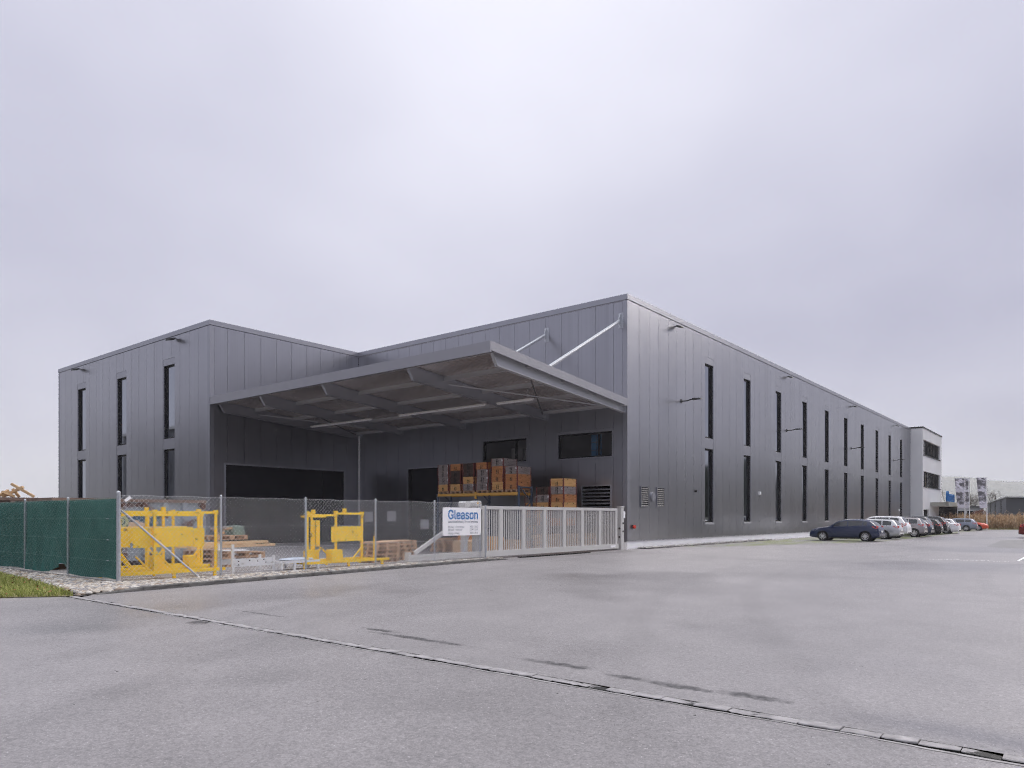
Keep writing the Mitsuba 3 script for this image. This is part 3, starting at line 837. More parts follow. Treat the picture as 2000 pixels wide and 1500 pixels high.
for i, (yy, z, nm) in enumerate(((19.55, 1.62, 'white notice on the dark yard wall beside the downpipe'), (17.3, 1.66, 'white notice on the dark yard wall left of the dark gate'))):
    tag(MB().box(-.018, -.004, yy - .42, yy + .42, z - .33, z + .33).build('notice', 'm_white'), nm, 'sign', 'white notices on the yard wall')
tag(MB().box(.27, .288, 14.2, 14.95, .85, 1.45).build('notice', 'm_white'), 'white notice on the dark gate behind the large sign', 'sign', 'white notices on the yard wall')

# ------------------------------------------------------------------ office block, porch, letters
off = thing('office_block', 'white plastered office block at the far end of the hall', 'building')
OX0, OX1, OY = 70.02, 84.0, -1.35
ow = [(70.5, 9.35, 82.6, 11.25), (70.6, 5.42, 82.7, 7.32), (70.75, 0.0, 74.1, 2.55)]
MB().poly(holed(OX0, OX1, 0, 12.62, ow), -.35, MY(OY)).box(OX0, OX0 + .3, OY + .35, 18, 0, 12.62).box(OX1 - .3, OX1, OY + .35, 18, 0, 12.62).box(OX0 + .3, OX1 - .3, 17.7, 18, 0, 12.62).build('wall', 'm_plaster', off)
MB().box(OX0 - .05, OX1 + .15, OY - .06, 18.05, 12.625, 12.80).build('roof', 'm_frame', off)
for (x0, z0, x1, z1) in ow:
    n = 11 if x1 - x0 > 6 else 4
    fr = MB().poly(holed(x0, x1, z0, z1, [(x0 + .06, z0 + .06, x1 - .06, z1 - .06)]), -.1, MY(OY + .18))
    key = fr.build('window', 'm_frame', off)
    st = (x1 - x0 - .12) / n
    for k in range(n):
        a = x0 + .06 + k * st
        MB().box(a + .04, a + st - .04, OY + .26, OY + .29, z0 + .05, z1 - .05).build('pane', 'm_glass_dark', key)
        MB().box(a - .045, a + .045, OY + .12, OY + .30, z0 + .05, z1 - .05).build('mullion', 'm_frame', key)
        if n > 5 and R.rand() < .55:
            MB().box(a + .5, a + .72, OY + .22, OY + .25, z0 + .06, z1 - .06).build('blind', 'm_white' if R.rand() < .8 else 'm_card', key)
    if z0 > 1:
        MB().box(x0 - .15, x1 + .25, OY - .10, OY + .1, z0 - .09, z0 - .003).build('sill', 'm_frame', key)
PX0, PX1, PY = 75.2, 82.2, -3.45
por = thing('entrance_porch', 'flat roofed entrance porch with dark end wall in front of the white office block', 'porch')
MB().box(PX0, PX1, PY, OY - .003, 3.02, 3.52).build('roof', 'm_porch', por)
MB().box(PX0 + .05, PX1 - .05, PY + .05, OY - .003, 3.0, 3.018).build('soffit', 'm_white', por)
MB().box(PX1 - .3, PX1 - .02, PY + .02, OY - .003, 0, 2.998).build('end_wall', 'm_darkwall', por)
let = thing('roof_letters', 'blue three-dimensional company lettering standing on the porch roof', 'sign')
xx = 74.9


def text(s, hgt, width, x, y, z, depth, bold=True):
    """lettering on a wall facing -y, scaled to the given width"""
    t = meshkit.text_mesh(s, hgt, depth, bold)
    v = np.array(t.vertices)
    v[:, 0] = (v[:, 0] - v[:, 0].min()) * width / np.ptp(v[:, 0])
    return MB().raw(np.c_[x + v[:, 0], y - v[:, 2], z + v[:, 1]], t.faces)


for ch, wd in zip('Gleason', (1.25, .42, .98, .95, .82, 1.02, .92)):
    text(ch, 1.25, wd * .86, xx, PY + .32, 3.62, .16).build('letter', 'm_blue_letter', let)
    xx += wd
MB().box(74.8, 81.4, PY + .15, PY + .33, 3.521, 3.58).build('rail', 'm_galv', let)
k = thing('bollard_post', 'small red and white post at the edge of the parking bays', 'post', place=at(50.9, -7.6))
MB().tube((0, 0, 0), (0, 0, .55), .05, 8).build('lower', 'm_white', k)
MB().tube((0, 0, .55), (0, 0, .78), .052, 8).build('band', 'm_red', k)
MB().tube((0, 0, .78), (0, 0, 1.0), .05, 8).build('upper', 'm_white', k)

# flags (banner to the left of its pole, seen from the lot)
rgt = np.array([0.6273, -0.7788])


def flag(x, y, label, h=6.7):
    k = thing('banner_flag', label, 'flag', 'banner flags in front of the office')
    MB().tube((x, y, 0), (x, y, h + .05), .065, 10, .045).build('pole', 'm_white', k, 40)
    a = np.array([x, y]) - rgt * 1.36
    MB().tube((x, y, h - .05), (*a, h - .05), .022, 6).build('arm', 'm_galv', k)
    v, f = [], []
    nu, nv = 8, 14
    for j in range(nv + 1):
        for i in range(nu + 1):
            s, t = i / nu, j / nv
            lean = 0.45 * (1 - t) * (1 - s) * 1.0
            p = np.array([x, y]) - rgt * (0.09 + (1.25 - lean) * (1 - s)) + np.array([.7788, .6273]) * .06 * math.sin(5 * s + 4 * t)
            v.append((*p, 2.75 + (h - .1 - 2.75) * t))
    for j in range(nv):
        for i in range(nu):
            q = j * (nu + 1) + i
            f.append([q, q + 1, q + nu + 2, q + nu + 1])
    mb = MB().raw(v, f)
    mb.raw(np.array(v) + [.004, .004, 0], [c[::-1] for c in f])
    mb.build('banner', 'm_banner', k, True)


flag(78.6, -4.75, 'left banner flag of the pair beside the porch')
flag(80.0, -5.1, 'rear banner flag half hidden behind the left one', 6.75)
flag(78.6, -7.15, 'single banner flag standing furthest from the porch')

# ------------------------------------------------------------------ fences
def lattice(mb, u0, u1, z0, z1, M, p=0.115, r=0.0029):
    """crossing diagonal wires clipped to the rectangle; M(u, z, side) -> point"""
    k = 1.02
    for sgn in (1, -1):
        side = 0.003 * sgn
        c = u0 - (z1 - z0) / k
        while c < u1 + (z1 - z0) / k:
            # u = c + (z - z0)/k  (sgn 1) or mirrored
            if sgn == 1:
                ua, ub = max(c, u0), min(c + (z1 - z0) / k, u1)
                za, zb = z0 + (ua - c) * k, z0 + (ub - c) * k
            else:
                ua, ub = max(c, u0), min(c + (z1 - z0) / k, u1)
                za, zb = z1 - (ua - c) * k, z1 - (ub - c) * k
            if ub - ua > 0.01:
                mb.tube(M(ua, za, side), M(ub, zb, side), r, 3, cap=False)
            c += p
    return mb


fence = thing('chain_link_fence', 'galvanised chain link fence along the yard between green screen fence and sliding gate', 'fence')
px = [-24.06, -21.46, -18.80, -16.14, -13.46, -11.05]
FZ = 2.12
for i, x in enumerate(px):
    r = .048 if i == 0 else .030
    z1 = 2.16 if i else 2.19
    m = MB().tube((x, 0, -.1), (x, 0, z1), r, 12)
    key = m.build('post', 'm_galv', fence, 40)
    MB().tube((x, 0, z1), (x, 0, z1 + .035), r * 1.15, 12, r * .5).build('cap', 'm_galv', key)
    if i == 0:
        for z in (.25, .75, 1.3, 1.75, 2.05):
            MB().tube((x, 0, z), (x, 0, z + .018), r + .005, 12).build('clamp', 'm_galv', key)
for a, b in zip(px[:-1], px[1:]):
    lattice(MB(), a + .02, b - .01, .10, FZ, lambda u, z, s: (u, -.035 + s, z)).build('wire_mesh', 'm_wire', fence, kind='stuff')
for z in (.12, .75, 1.35, FZ):
    MB().tube((px[0], -.033, z), (px[-1], -.033, z), .003, 5).build('tension_wire', 'm_wire', fence)
MB().tube((-24.02, .05, 1.80), (-22.15, -.25, .02), .024, 10).build('brace', 'm_galv', fence, 40)
MB().tube((-12.05, .05, .02), (-11.12, .02, 1.9), .02, 10).build('brace', 'm_galv', fence, 40)
MB().bar((-23.93, -.05, 1.985), (-23.80, -.05, 2.085), .006, .07).build('tag', 'm_white', fence)

gf = thing('screen_fence', 'chain link fence covered with dark green privacy fabric by the grass verge', 'fence')
gpy = [0.0, 3.03, 6.2, 9.4]
for yy in gpy[1:]:
    key = MB().tube((W * 0 - 24.06, yy, -.1), (-24.06, yy, 2.10), .032, 12).build('post', 'm_galv', gf, 40)
    MB().tube((-24.06, yy, 2.10), (-24.06, yy, 2.13), .036, 12, .015).build('cap', 'm_galv', key)
for i, (a, b) in enumerate(zip(gpy[:-1], gpy[1:])):
    a0, b0 = a + (.06 if i == 0 else .01), b - .01

    def lift(u, t, i=i, a0=a0, b0=b0):
        """the fabric's lower edge sags and lifts a little; lifted clear by the second post"""
        s = (u - a0) / (b0 - a0)
        z0 = .10 + .02 * math.sin(7 * s)
        if i == 1:
            z0 += .26 * math.exp(-((s - .10) / .16) ** 2)
        return z0
    v, f = [], []
    nu, nv = 60, 26
    for j in range(nv + 1):
        for q in range(nu + 1):
            u, t = a0 + (b0 - a0) * q / nu, j / nv
            z0 = lift(u, t)
            bul = .018 * math.sin(9 * u + 4 * t) * math.sin(PI * t) - (.05 * (1 - t) ** 3 * (2 if i == 1 else .6)) * abs(math.sin(5 * u))
            v.append((-24.025 + bul, u, z0 + (2.04 - z0) * t))
    for j in range(nv):
        for q in range(nu):
            c = j * (nu + 1) + q
            f.append([c, c + nu + 1, c + nu + 2, c + 1])
    MB().raw(v, f).build('fabric', 'm_fabric', gf, True)
    if i < 3:
        MU = lambda u, z, s, L=lift: (-24.098 + s, u, max(z, L(u, 0)) if z > .12 else L(u, 0))
        lattice(MB(), a0, b0, .11, 2.06, MU, .115, .0028).build('wire_mesh', 'm_wire_green', gf, kind='stuff')
for z in (.55, 1.05, 1.56, 2.05):
    MB().tube((-24.104, .05, z), (-24.104, 9.4, z), .003, 5).build('tension_wire', 'm_wire_green', gf)
for z in (.55, 1.05, 1.56):
    MB().tube((-24.11, .42, z), (-24.11, .52, z), .012, 6).build('tensioner', 'm_galv', gf)
MB().tube((-23.97, .1, 1.7), (-23.93, 1.55, .1), .022, 10).build('brace', 'm_black', gf)
MB().box(-24.16, -23.96, -.02, 11, -.1, .085).build('footing', 'm_concrete', gf)

# sliding gate with its tail, motor posts
gate = thing('sliding_gate', 'long light grey cantilever sliding gate with vertical bars', 'gate')
GX0, GX1 = -10.88, -.92
GZ0, GZ1 = .30, 1.90
MB().box(GX0, GX1, .02, .12, GZ1, 2.03).build('top_rail', 'm_gate', gate)
MB().box(-14.65, GX1 + .05, -.02, .16, .08, GZ0).build('bottom_rail', 'm_gate', gate)
ups = [-9.76, -8.30, -6.85, -5.41, -3.98, -2.48]
for x in ups:
    MB().box(x - .11, x + .11, .02, .12, GZ0 + .003, GZ1 - .003).build('stile', 'm_gate', gate)
for x in (GX0 + .05, -1.05):
    MB().box(x - .05, x + .13, .02, .12, GZ0 + .003, GZ1 - .003).build('stile', 'm_gate', gate)
e = [GX0 + .18] + [u for x in ups for u in (x - .11, x + .11)] + [-1.10]
for a, b in zip(e[::2], e[1::2]):
    n = max(int(round((b - a) / .140)) - 1, 1)
    for j in range(n):
        x = a + (b - a) * (j + 1) / (n + 1)
        MB().box(x - .02, x + .02, .05, .09, GZ0 + .003, GZ1 - .003).build('bar', 'm_gate', gate)
MB().bar((-14.35, .07, .36), (-12.3, .07, 1.36), .08, .13).build('diagonal', 'm_gate', gate)
MB().bar((-12.3, .07, 1.30), (-10.9, .07, 1.96), .08, .12).build('diagonal', 'm_gate', gate)
MB().box(-14.72, -14.60, -.03, .17, .06, .40).build('end_cap', 'm_gate', gate)
for k in range(12):
    z = .40 + k * .13
    MB().hexa([(-.93, .05, z), (-.86, .05, z + .06), (-.86, .09, z + .06), (-.93, .09, z), (-.93, .05, z + .05), (-.86, .05, z + .11), (-.86, .09, z + .11), (-.93, .09, z + .05)]).build('tooth', 'm_white' if k % 2 else 'm_black', gate)
MB().box(-1.6, -1.15, -.028, -.021, .14, .24).build('label_plate', 'm_white', gate)
gp_ = thing('gate_post', 'light grey gate post with sensors against the building corner', 'post')
MB().box(-.62, -.36, -.02, .20, 0, 2.08).box(-.30, -.05, .0, .18, 0, .35).build('column', 'm_gate', gp_)
MB().box(-.66, -.34, -.04, .22, 2.08, 2.14).build('cap', 'm_gate', gp_)
for z in (.62, 1.05):
    MB().tube((-.64, .08, z), (-.60, .08, z), .05, 10).build('sensor', 'm_black', gp_)
for z in (.9, 1.3):
    MB().tube((-.45, -.05, z), (-.45, -.0, z), .04, 10).build('sensor', 'm_black', gp_)
MB().box(-.43, -.28, -.045, -.021, 1.55, 1.88).build('label_plate', 'm_white', gp_)
gm = thing('gate_motor_post', 'double light grey guide post with drive housings beside the sign', 'post')
for (a, b, y0) in ((-11.58, -11.40, .30), (-11.08, -10.90, .17)):
    MB().box(a, b, y0, y0 + .2, 0, 2.0).build('column', 'm_gate', gm)
hd = m3.CrossSection([[(-.15, 0), (.15, 0), (.15, .15), (.10, .22), (-.10, .22), (-.15, .15)]]).extrude(.34)
for (x, y0, z) in ((-11.49, .55, 1.98), (-10.99, .44, 2.0)):
    m_ = hd.to_mesh()
    MB().raw(np.array(m_.vert_properties)[:, :3] @ np.array([[1, 0, 0], [0, 0, 1], [0, -1, 0]]).astype(float) * [1, 1, 1] + [x, y0, z], m_.tri_verts).build('drive_housing', 'm_gate', gm)
MB().box(-11.10, -10.88, .094, .099, 2.10, 2.15).build('label_plate', 'm_rackbeam', gm)
sp = MB().tube((-10.86, -.12, 0), (-10.86, -.12, 2.06), .035, 12)
sp.build('slim_post', 'm_galv', gm, 40)
MB().box(-9.2, -4.2, -.55, -.35, .004, .03).build('track_cover', 'm_gap', gm)

# company sign on the fence
sg = thing('company_sign', 'white company sign with opening hours on the chain link fence', 'sign')
MB().poly(sbox(-13.13, .93, -11.08, 1.95).buffer(-.04).buffer(.04), .012, MY(-.075)).build('board', 'm_white', sg)
text('Gleason', .32, 1.60, -12.86, -.088, 1.53, .003).build('logo', 'm_blue_letter', sg)
text('Materialanlieferung | Goods Receiving', .066, 1.60, -12.86, -.088, 1.40, .003).build('text', 'm_text', sg)
for i, (a, b) in enumerate((('Montag - Donnerstag', '08:00 - 11:45'), ('Monday - Thursday', '13:00 - 16:00'), ('Freitag / Friday', '08:00 - 11:45'))):
    z = (1.22, 1.11, .985)[i]
    text(a, .062, (.84, .74, .60)[i], -12.86, -.088, z, .003, False).build('text', 'm_text', sg)
    text(b, .062, .44, -11.70, -.088, z, .003, False).build('text', 'm_text', sg)
for (x, z) in ((-13.09, 1.91), (-11.12, 1.91), (-13.09, .97), (-11.12, .97)):
    MB().tube((x, -.094, z), (x, -.086, z), .012, 8).build('bolt', 'm_galv', sg)
# ------------------------------------------------------------------ yard: containers, racks, pallets, crates
def container(name, label, x0, x1, y0, y1, ztop, mat, graffiti=False):
    k = thing(name, label, 'container')
    z0 = .18
    MB().box(x0, x1, y0, y0 + .04, z0, ztop - .04).box(x0, x1, y1 - .04, y1, z0, ztop - .04).box(x0, x0 + .04, y0 + .04, y1 - .04, z0, ztop - .04).box(x1 - .04, x1, y0 + .04, y1 - .04, z0, ztop - .04).box(x0 + .04, x1 - .04, y0 + .04, y1 - .04, z0, z0 + .05).build('shell', mat, k)
    MB().box(x0 - .05, x1 + .05, y0 - .07, y0 + .05, ztop - .10, ztop).box(x0 - .05, x1 + .05, y1 - .05, y1 + .07, ztop - .10, ztop).box(x0 - .05, x0 + .05, y0 + .05, y1 - .05, ztop - .10, ztop).box(x1 - .05, x1 + .05, y0 + .05, y1 - .05, ztop - .10, ztop).build('rim', 'm_rust', k)
    n = int((x1 - x0) / .62)
    for i in range(n + 1):
        x = x0 + .05 + (x1 - x0 - .1) * i / n
        MB().hexa([(x - .07, y0 - .075, z0), (x + .07, y0 - .075, z0), (x + .10, y0, z0), (x - .10, y0, z0), (x - .07, y0 - .075, ztop - .11), (x + .07, y0 - .075, ztop - .11), (x + .10, y0, ztop - .11), (x - .10, y0, ztop - .11)]).build('rib', mat, k)
    for yy in (y0 + .5, y1 - .5):
        MB().box(x0, x1, yy - .08, yy + .08, 0.0, z0).build('skid', 'm_rust', k)
    if graffiti:
        MB().box(-21.95, -20.15, y0 - .082, y0 - .076, 1.26, 1.66).build('painted_patch', 'm_graffiti', k)
    return k


container('skip_container', 'blue grey roll-off container with rust and painted patch behind the yellow racks', -23.3, -18.55, 6.3, 8.7, 2.19, 'm_container', True)
container('skip_container', 'rusty brown open container behind the screen fence carrying loose timber', -24.0, -19.0, 9.7, 12.0, 2.25, 'm_rust')
tf = thing('timber_frame', 'crossed frame of fresh timber lying on the rusty container', 'timber')
o = np.array([-23.12, 10.0, 2.31])
for (p, q) in (((-.50, .1, -.02), (-.18, .2, .18)), ((-.12, .1, .40), (.42, -.28, -.02)), ((-.30, .35, -.03), (.16, -.1, .30)), ((-.42, -.05, .12), (-.05, .1, -.02)), ((-.02, .3, .24), (.14, .2, -.03))):
    MB().bar(o + p, o + q, .10, .08).build('beam', 'm_timber', tf)



def yrack(label, x, y, spec, mirror=False):
    k = thing('steel_rack', label, 'rack', 'yellow steel transport racks behind the fence', at(x, y))
    L, Dp = spec['L'], spec['D']
    for yy in (0, Dp):
        MB().box(0, L, yy - .035, yy + .035, .13, .21).build('base_rail', 'm_yellow', k)
    for xx in (0.04, L * .5, L - .30):
        MB().box(xx - .03, xx + .03, .036, Dp - .036, .14, .20).build('cross_rail', 'm_yellow', k)
        for yy in (0, Dp):
            MB().box(xx - .035, xx + .035, yy - .034, yy + .034, .0, .129).build('foot', 'm_yellow', k)
    for (xx, yy, z0, z1) in spec['up']:
        key = MB().box(xx - .030, xx + .030, yy - .029, yy + .029, z0, z1).build('upright', 'm_yellow', k)
        if z1 > 1.5:
            MB().box(xx - .05, xx + .05, yy - .048, yy + .048, z1 - .02, z1 + .10).build('socket', 'm_yellow', key)
    for (xa, xb, yy, z) in spec['rail']:
        MB().box(xa, xb, yy - .03, yy + .03, z - .033, z + .033).build('top_rail', 'm_yellow', k)
    for (xa, xb, yy, za, zb) in spec['plate']:
        MB().box(xa, xb, yy - .008, yy + .008, za, zb).build('plate', 'm_yellow', k)
    for (p, q) in spec['brace']:
        MB().bar(p, q, .040, .040, (0, 1, 0)).build('brace', 'm_yellow', k)
    for (xx, yy, w, d, z0, z1, tp) in spec['bin']:
        MB().hexa([(xx, yy, z0), (xx + w, yy, z0), (xx + w, yy + d, z0), (xx, yy + d, z0), (xx, yy, z1), (xx + w - tp, yy, z1), (xx + w - tp, yy + d, z1), (xx, yy + d, z1)]).build('guard', 'm_yellow', k)
    for (xx, yy, z) in spec.get('stub', []):
        MB().box(xx - .05, xx + .05, yy - .05, yy + .05, z, z + .13).build('stub', 'm_yellow', k)
    return k


SA = dict(L=2.85, D=1.1,
          up=[(.06, 0, .21, 1.69), (.92, 0, .21, 1.69), (2.58, 0, .21, 1.69), (.40, 1.0, .21, 1.75), (1.62, 1.0, .21, 1.78), (2.38, .55, .21, 1.72)],
          rail=[(.02, 2.62, 0, 1.725), (.02, 2.62, .99, 1.66)],
          plate=[(.00, .36, .10, .84, 1.33), (.40, .95, .06, .82, 1.33), (.98, 1.97, .06, .82, 1.33), (2.0, 2.3, .09, .80, 1.30)],
          brace=[((.92, .0, .75), (1.42, .0, .21)), ((.40, 1.0, .8), (.75, .8, .21)), ((1.62, 1.0, .75), (1.2, .9, .21)), ((2.36, .5, .7), (1.95, .5, .21)), ((.06, .0, .6), (.42, 0, .21)), ((.55, .25, .60), (.85, .1, .22))],
          bin=[(.98, .12, .30, .36, .21, .60, .10), (1.98, .30, .34, .34, .21, .56, .14), (.0, .3, .10, .3, .21, .66, 0)])
yrack('long yellow steel rack with a plate front right behind the corner fence post', -23.80, .70, SA)
SB = dict(L=2.85, D=1.1,
          up=[(.08, 0, .21, 1.65), (1.05, 0, .21, 1.65), (2.60, .0, .21, 1.65), (.62, .9, .21, 1.9), (1.42, .9, .21, 1.78), (2.2, .9, .21, 1.72)],
          rail=[(.02, 2.64, 0, 1.70), (.02, 2.64, .9, 1.70)],
          plate=[(.1, 1.2, .06, .9, 1.34), (1.24, 2.2, .06, .9, 1.34)],
          brace=[((.1, 0, .75), (.6, 0, .21)), ((1.05, 0, .75), (1.5, 0, .21)), ((2.58, 0, .75), (2.15, 0, .21))],
          bin=[])
yrack('second yellow steel rack close behind the plated rack by the corner post', -23.35, 2.35, SB)
SC = dict(L=3.45, D=1.15,
          up=[(.14, 0, .21, 1.68), (1.22, .0, .21, 1.70), (2.28, 0, .21, 1.68), (.70, .45, .21, 1.5), (.95, .9, .21, 1.66), (2.86, .05, .21, .95)],
          rail=[(.10, 1.20, 0, 1.66), (1.24, 2.32, 0, 1.715), (.55, 1.5, .9, 1.62)],
          plate=[(.74, .90, .40, .66, 1.5), (1.0, 1.12, -.05, .80, 1.30), (1.14, 1.98, -.06, .82, 1.30), (2.01, 2.22, -.05, .82, 1.30)],
          brace=[((.14, 0, .62), (.48, 0, .21)), ((1.0, .5, .62), (.62, .3, .21)), ((1.0, .5, .62), (1.36, .3, .21)), ((2.26, 0, .6), (1.85, 0, .21))],
          bin=[(.42, .25, .34, .35, .21, .56, 0), (1.02, -.06, .46, .30, .15, .56, .05)],
          stub=[(.36, 0, 1.70), (1.56, 0, 1.75)])
yrack('yellow steel rack with an upright plate and two boxes standing mid fence', -18.28, .85, SC)


def pallet_parts(k, mat='m_pallet'):
    d = MB()
    for yy in (-.335, -.17, 0, .17, .335):
        d.box(-.6, .6, yy - .058, yy + .058, .122, .144)
    for xx in (-.53, 0, .53):
        d.box(xx - .07, xx + .07, -.40, .40, .100, .1215)
    d.build('deck', mat, k, kind='stuff')
    b = MB()
    for xx in (-.53, 0, .53):
        for yy in (-.335, 0, .335):
            b.box(xx - .07, xx + .07, yy - .05, yy + .05, .0225, .0995)
    b.build('blocks', mat, k, kind='stuff')
    r = MB()
    for yy in (-.335, 0, .335):
        r.box(-.6, .6, yy - .05, yy + .05, 0, .022)
    r.build('runners', mat, k, kind='stuff')


PAL = None


def pallet(label, place, group):
    global PAL
    if PAL is None:
        PAL = thing('pallet', label, 'pallet', group, place)
        pallet_parts(PAL)
        return PAL
    return dup(PAL, place, label, group)


NTH = ['bottom', 'second from bottom', 'third from bottom', 'fourth from bottom', 'fifth from bottom', 'sixth from bottom']
for (px_, py_, n, rz, nm, z0) in ((-14.45, 1.75, 5, 2, 'stack beside the yellow rack and gate tail', 0), (-13.05, 2.35, 5, -3, 'stack behind the gate tail', 0), (-7.2, 5.6, 4, 8, 'low stack deep in the yard below the sign', 0),
                                (-5.7, 6.6, 4, 0, 'low stack near the racking behind the gate motor', 0), (-19.7, 3.9, 4, 4, 'left pile behind the white frames', 0), (-18.3, 4.2, 3, -6, 'right pile behind the white frames', 0)):
    for i in range(n):
        pallet(f'wooden pallet, {NTH[i]} of the {nm}', at(px_ + .03 * R.randn(), py_ + .02 * R.randn(), z0 + i * .146, rz + 2 * R.randn()), 'wooden pallets ' + nm)
pallet('wooden pallet carrying the green box on the timber pile', at(-18.9, 4.3, .86, 6), 'pallet on the timber pile')
for i, (a, b, z) in enumerate((((-20.6, 3.35, .66), (-17.3, 3.95, .66), .08), ((-20.4, 3.75, .66), (-17.9, 4.35, .66), .1), ((-20.6, 4.15, .67), (-17.7, 4.55, .67), .1), ((-20.2, 3.5, .77), (-17.6, 3.9, .77), .08))):
    tag(MB().bar(a, b, .16, .085).build('plank', 'm_timber'), ['front plank across the pallet pile', 'second plank across the pallet pile', 'rear plank across the pallet pile', 'upper plank lying across the others on the pallet pile'][i], 'plank', 'planks on the pallet pile')
k = thing('green_box', 'dull green covered box on top of the timber pile', 'box')
MB().hexa([(-18.75, 4.0, 1.005), (-18.32, 4.05, 1.005), (-18.32, 4.6, 1.005), (-18.75, 4.6, 1.005), (-18.72, 4.02, 1.32), (-18.36, 4.06, 1.30), (-18.36, 4.55, 1.33), (-18.72, 4.55, 1.30)]).build('cover', 'm_tarp', k)
k = thing('scrap_heap', 'grey scrap parts heaped beside the green box', 'scrap')
for i in range(9):
    c = np.array([-19.35 + .5 * R.rand(), 4.0 + .4 * R.rand(), 1.05 + .22 * R.rand()])
    MB().bar(c, c + [.25 * R.randn(), .2 * R.randn(), .08 * R.rand()], .09, .07).build('piece', ['m_wood_grey', 'm_metal_dull', 'm_timber'][i % 3], k)
# white steel frames in front of the piles
k = thing('white_frame', 'white steel trestle with punched side plate behind the second fence bay', 'frame')
x0, y0 = -20.5, 1.05
MB().box(x0 + .05, x0 + 1.32, y0, y0 + .02, .17, .40).build('side_plate', 'm_white_paint', k)
for xx in (x0, x0 + 1.32):
    for yy in (y0 + .02, y0 + .75):
        MB().box(xx - .035, xx + .035, yy - .03, yy + .03, 0, .46 if xx > x0 else .82).build('leg', 'm_white_paint', k)
MB().box(x0, x0 + 1.32, y0 + .70, y0 + .72, .20, .36).build('rear_plate', 'm_white_paint', k)
MB().hexa([(x0 - .12, y0 + .3, .62), (x0 + .7, y0 + .3, .60), (x0 + .8, y0 + .75, .60), (x0 - .05, y0 + .75, .62), (x0 - .12, y0 + .3, .645), (x0 + .7, y0 + .3, .625), (x0 + .8, y0 + .75, .625), (x0 - .05, y0 + .75, .645)]).build('tilted_plate', 'm_white_paint', k)
for xx, z in ((.17, .33), (.17, .23), (.52, .34), (.78, .31), (.98, .35), (1.05, .27)):
    MB().box(x0 + xx - .02, x0 + xx + .02, y0 - .003, y0, z - .018, z + .018).build('hole', 'm_black', k)
k = thing('white_frame', 'low white steel frame with bubble wrap before the yellow rack', 'frame')
x0 = -19.1
for yy in (.85, 1.35):
    MB().box(x0, x0 + 1.42, yy - .03, yy + .03, .20, .28).build('rail', 'm_white_paint', k)
for xx in (x0 + .05, x0 + .5, x0 + 1.35):
    MB().box(xx - .03, xx + .03, .88, 1.32, .20, .26).build('cross_bar', 'm_white_paint', k)
    for yy in (.85, 1.35):
        MB().box(xx - .034, xx + .034, yy - .034, yy + .034, 0, .199).build('leg', 'm_white_paint', k)
q = np.array(trimesh.creation.icosphere(2).vertices) * [.62, .28, .05] + [x0 + .75, 1.1, .30]
q[:, 2] += .05 * (meshkit.fbm(q * 9, 3) - .4)
MB().raw(q, trimesh.creation.icosphere(2).faces).build('bubble_wrap', 'm_foil', k, True)
k = thing('foil_sheet', 'blue grey plastic sheet lying behind the mid yellow rack', 'sheet')
v = np.array([(x, y, .03 + .10 * meshkit.fbm(np.array([x * 2.2, y * 2.2, 0.]), 3)) for y in np.linspace(2.6, 3.8, 9) for x in np.linspace(-16.6, -14.4, 14)])
MB().raw(v, [[j * 14 + i, j * 14 + i + 1, j * 14 + i + 15, j * 14 + i + 14] for j in range(8) for i in range(13)]).build('sheet', 'm_foil', k, True)

# pallet rack with crates by the gable wall
rk = thing('pallet_rack', 'orange and blue pallet racking loaded with old wooden crates', 'rack')
RX, RY0, RY1 = -3.25, 4.32, 9.98
for yy in (RY0, 7.15, RY1):
    for xx in (RX + .05, RX + 1.1):
        MB().box(xx - .045, xx + .045, yy - .04, yy + .04, 0, 3.18 if yy == RY0 else 2.86).build('upright', 'm_rackblue', rk)
    for i in range(4):
        za, zb = .25 + .72 * i, .25 + .72 * (i + 1)
        MB().bar((RX + .1 + (.95 if i % 2 else 0), yy, za), (RX + .1 + (0 if i % 2 else .95), yy, zb), .035, .05).build('brace', 'm_rackblue', rk)
MB().bar((RX + .1, RY0, 3.1), (RX + 1.06, RY0, 3.1), .035, .06).build('brace', 'm_rackblue', rk)
for (a, b) in ((RY0 + .045, 7.105), (7.195, RY1 - .045)):
    for xx in (RX + .02, RX + 1.12):
        MB().box(xx - .025, xx + .025, a, b, 2.72, 2.85).build('load_beam', 'm_rackbeam', rk)
MB().box(RX - .03, RX + .0, 7.08, 7.22, 2.55, 2.9).build('connector', 'm_rackbeam', rk)

CR = {}


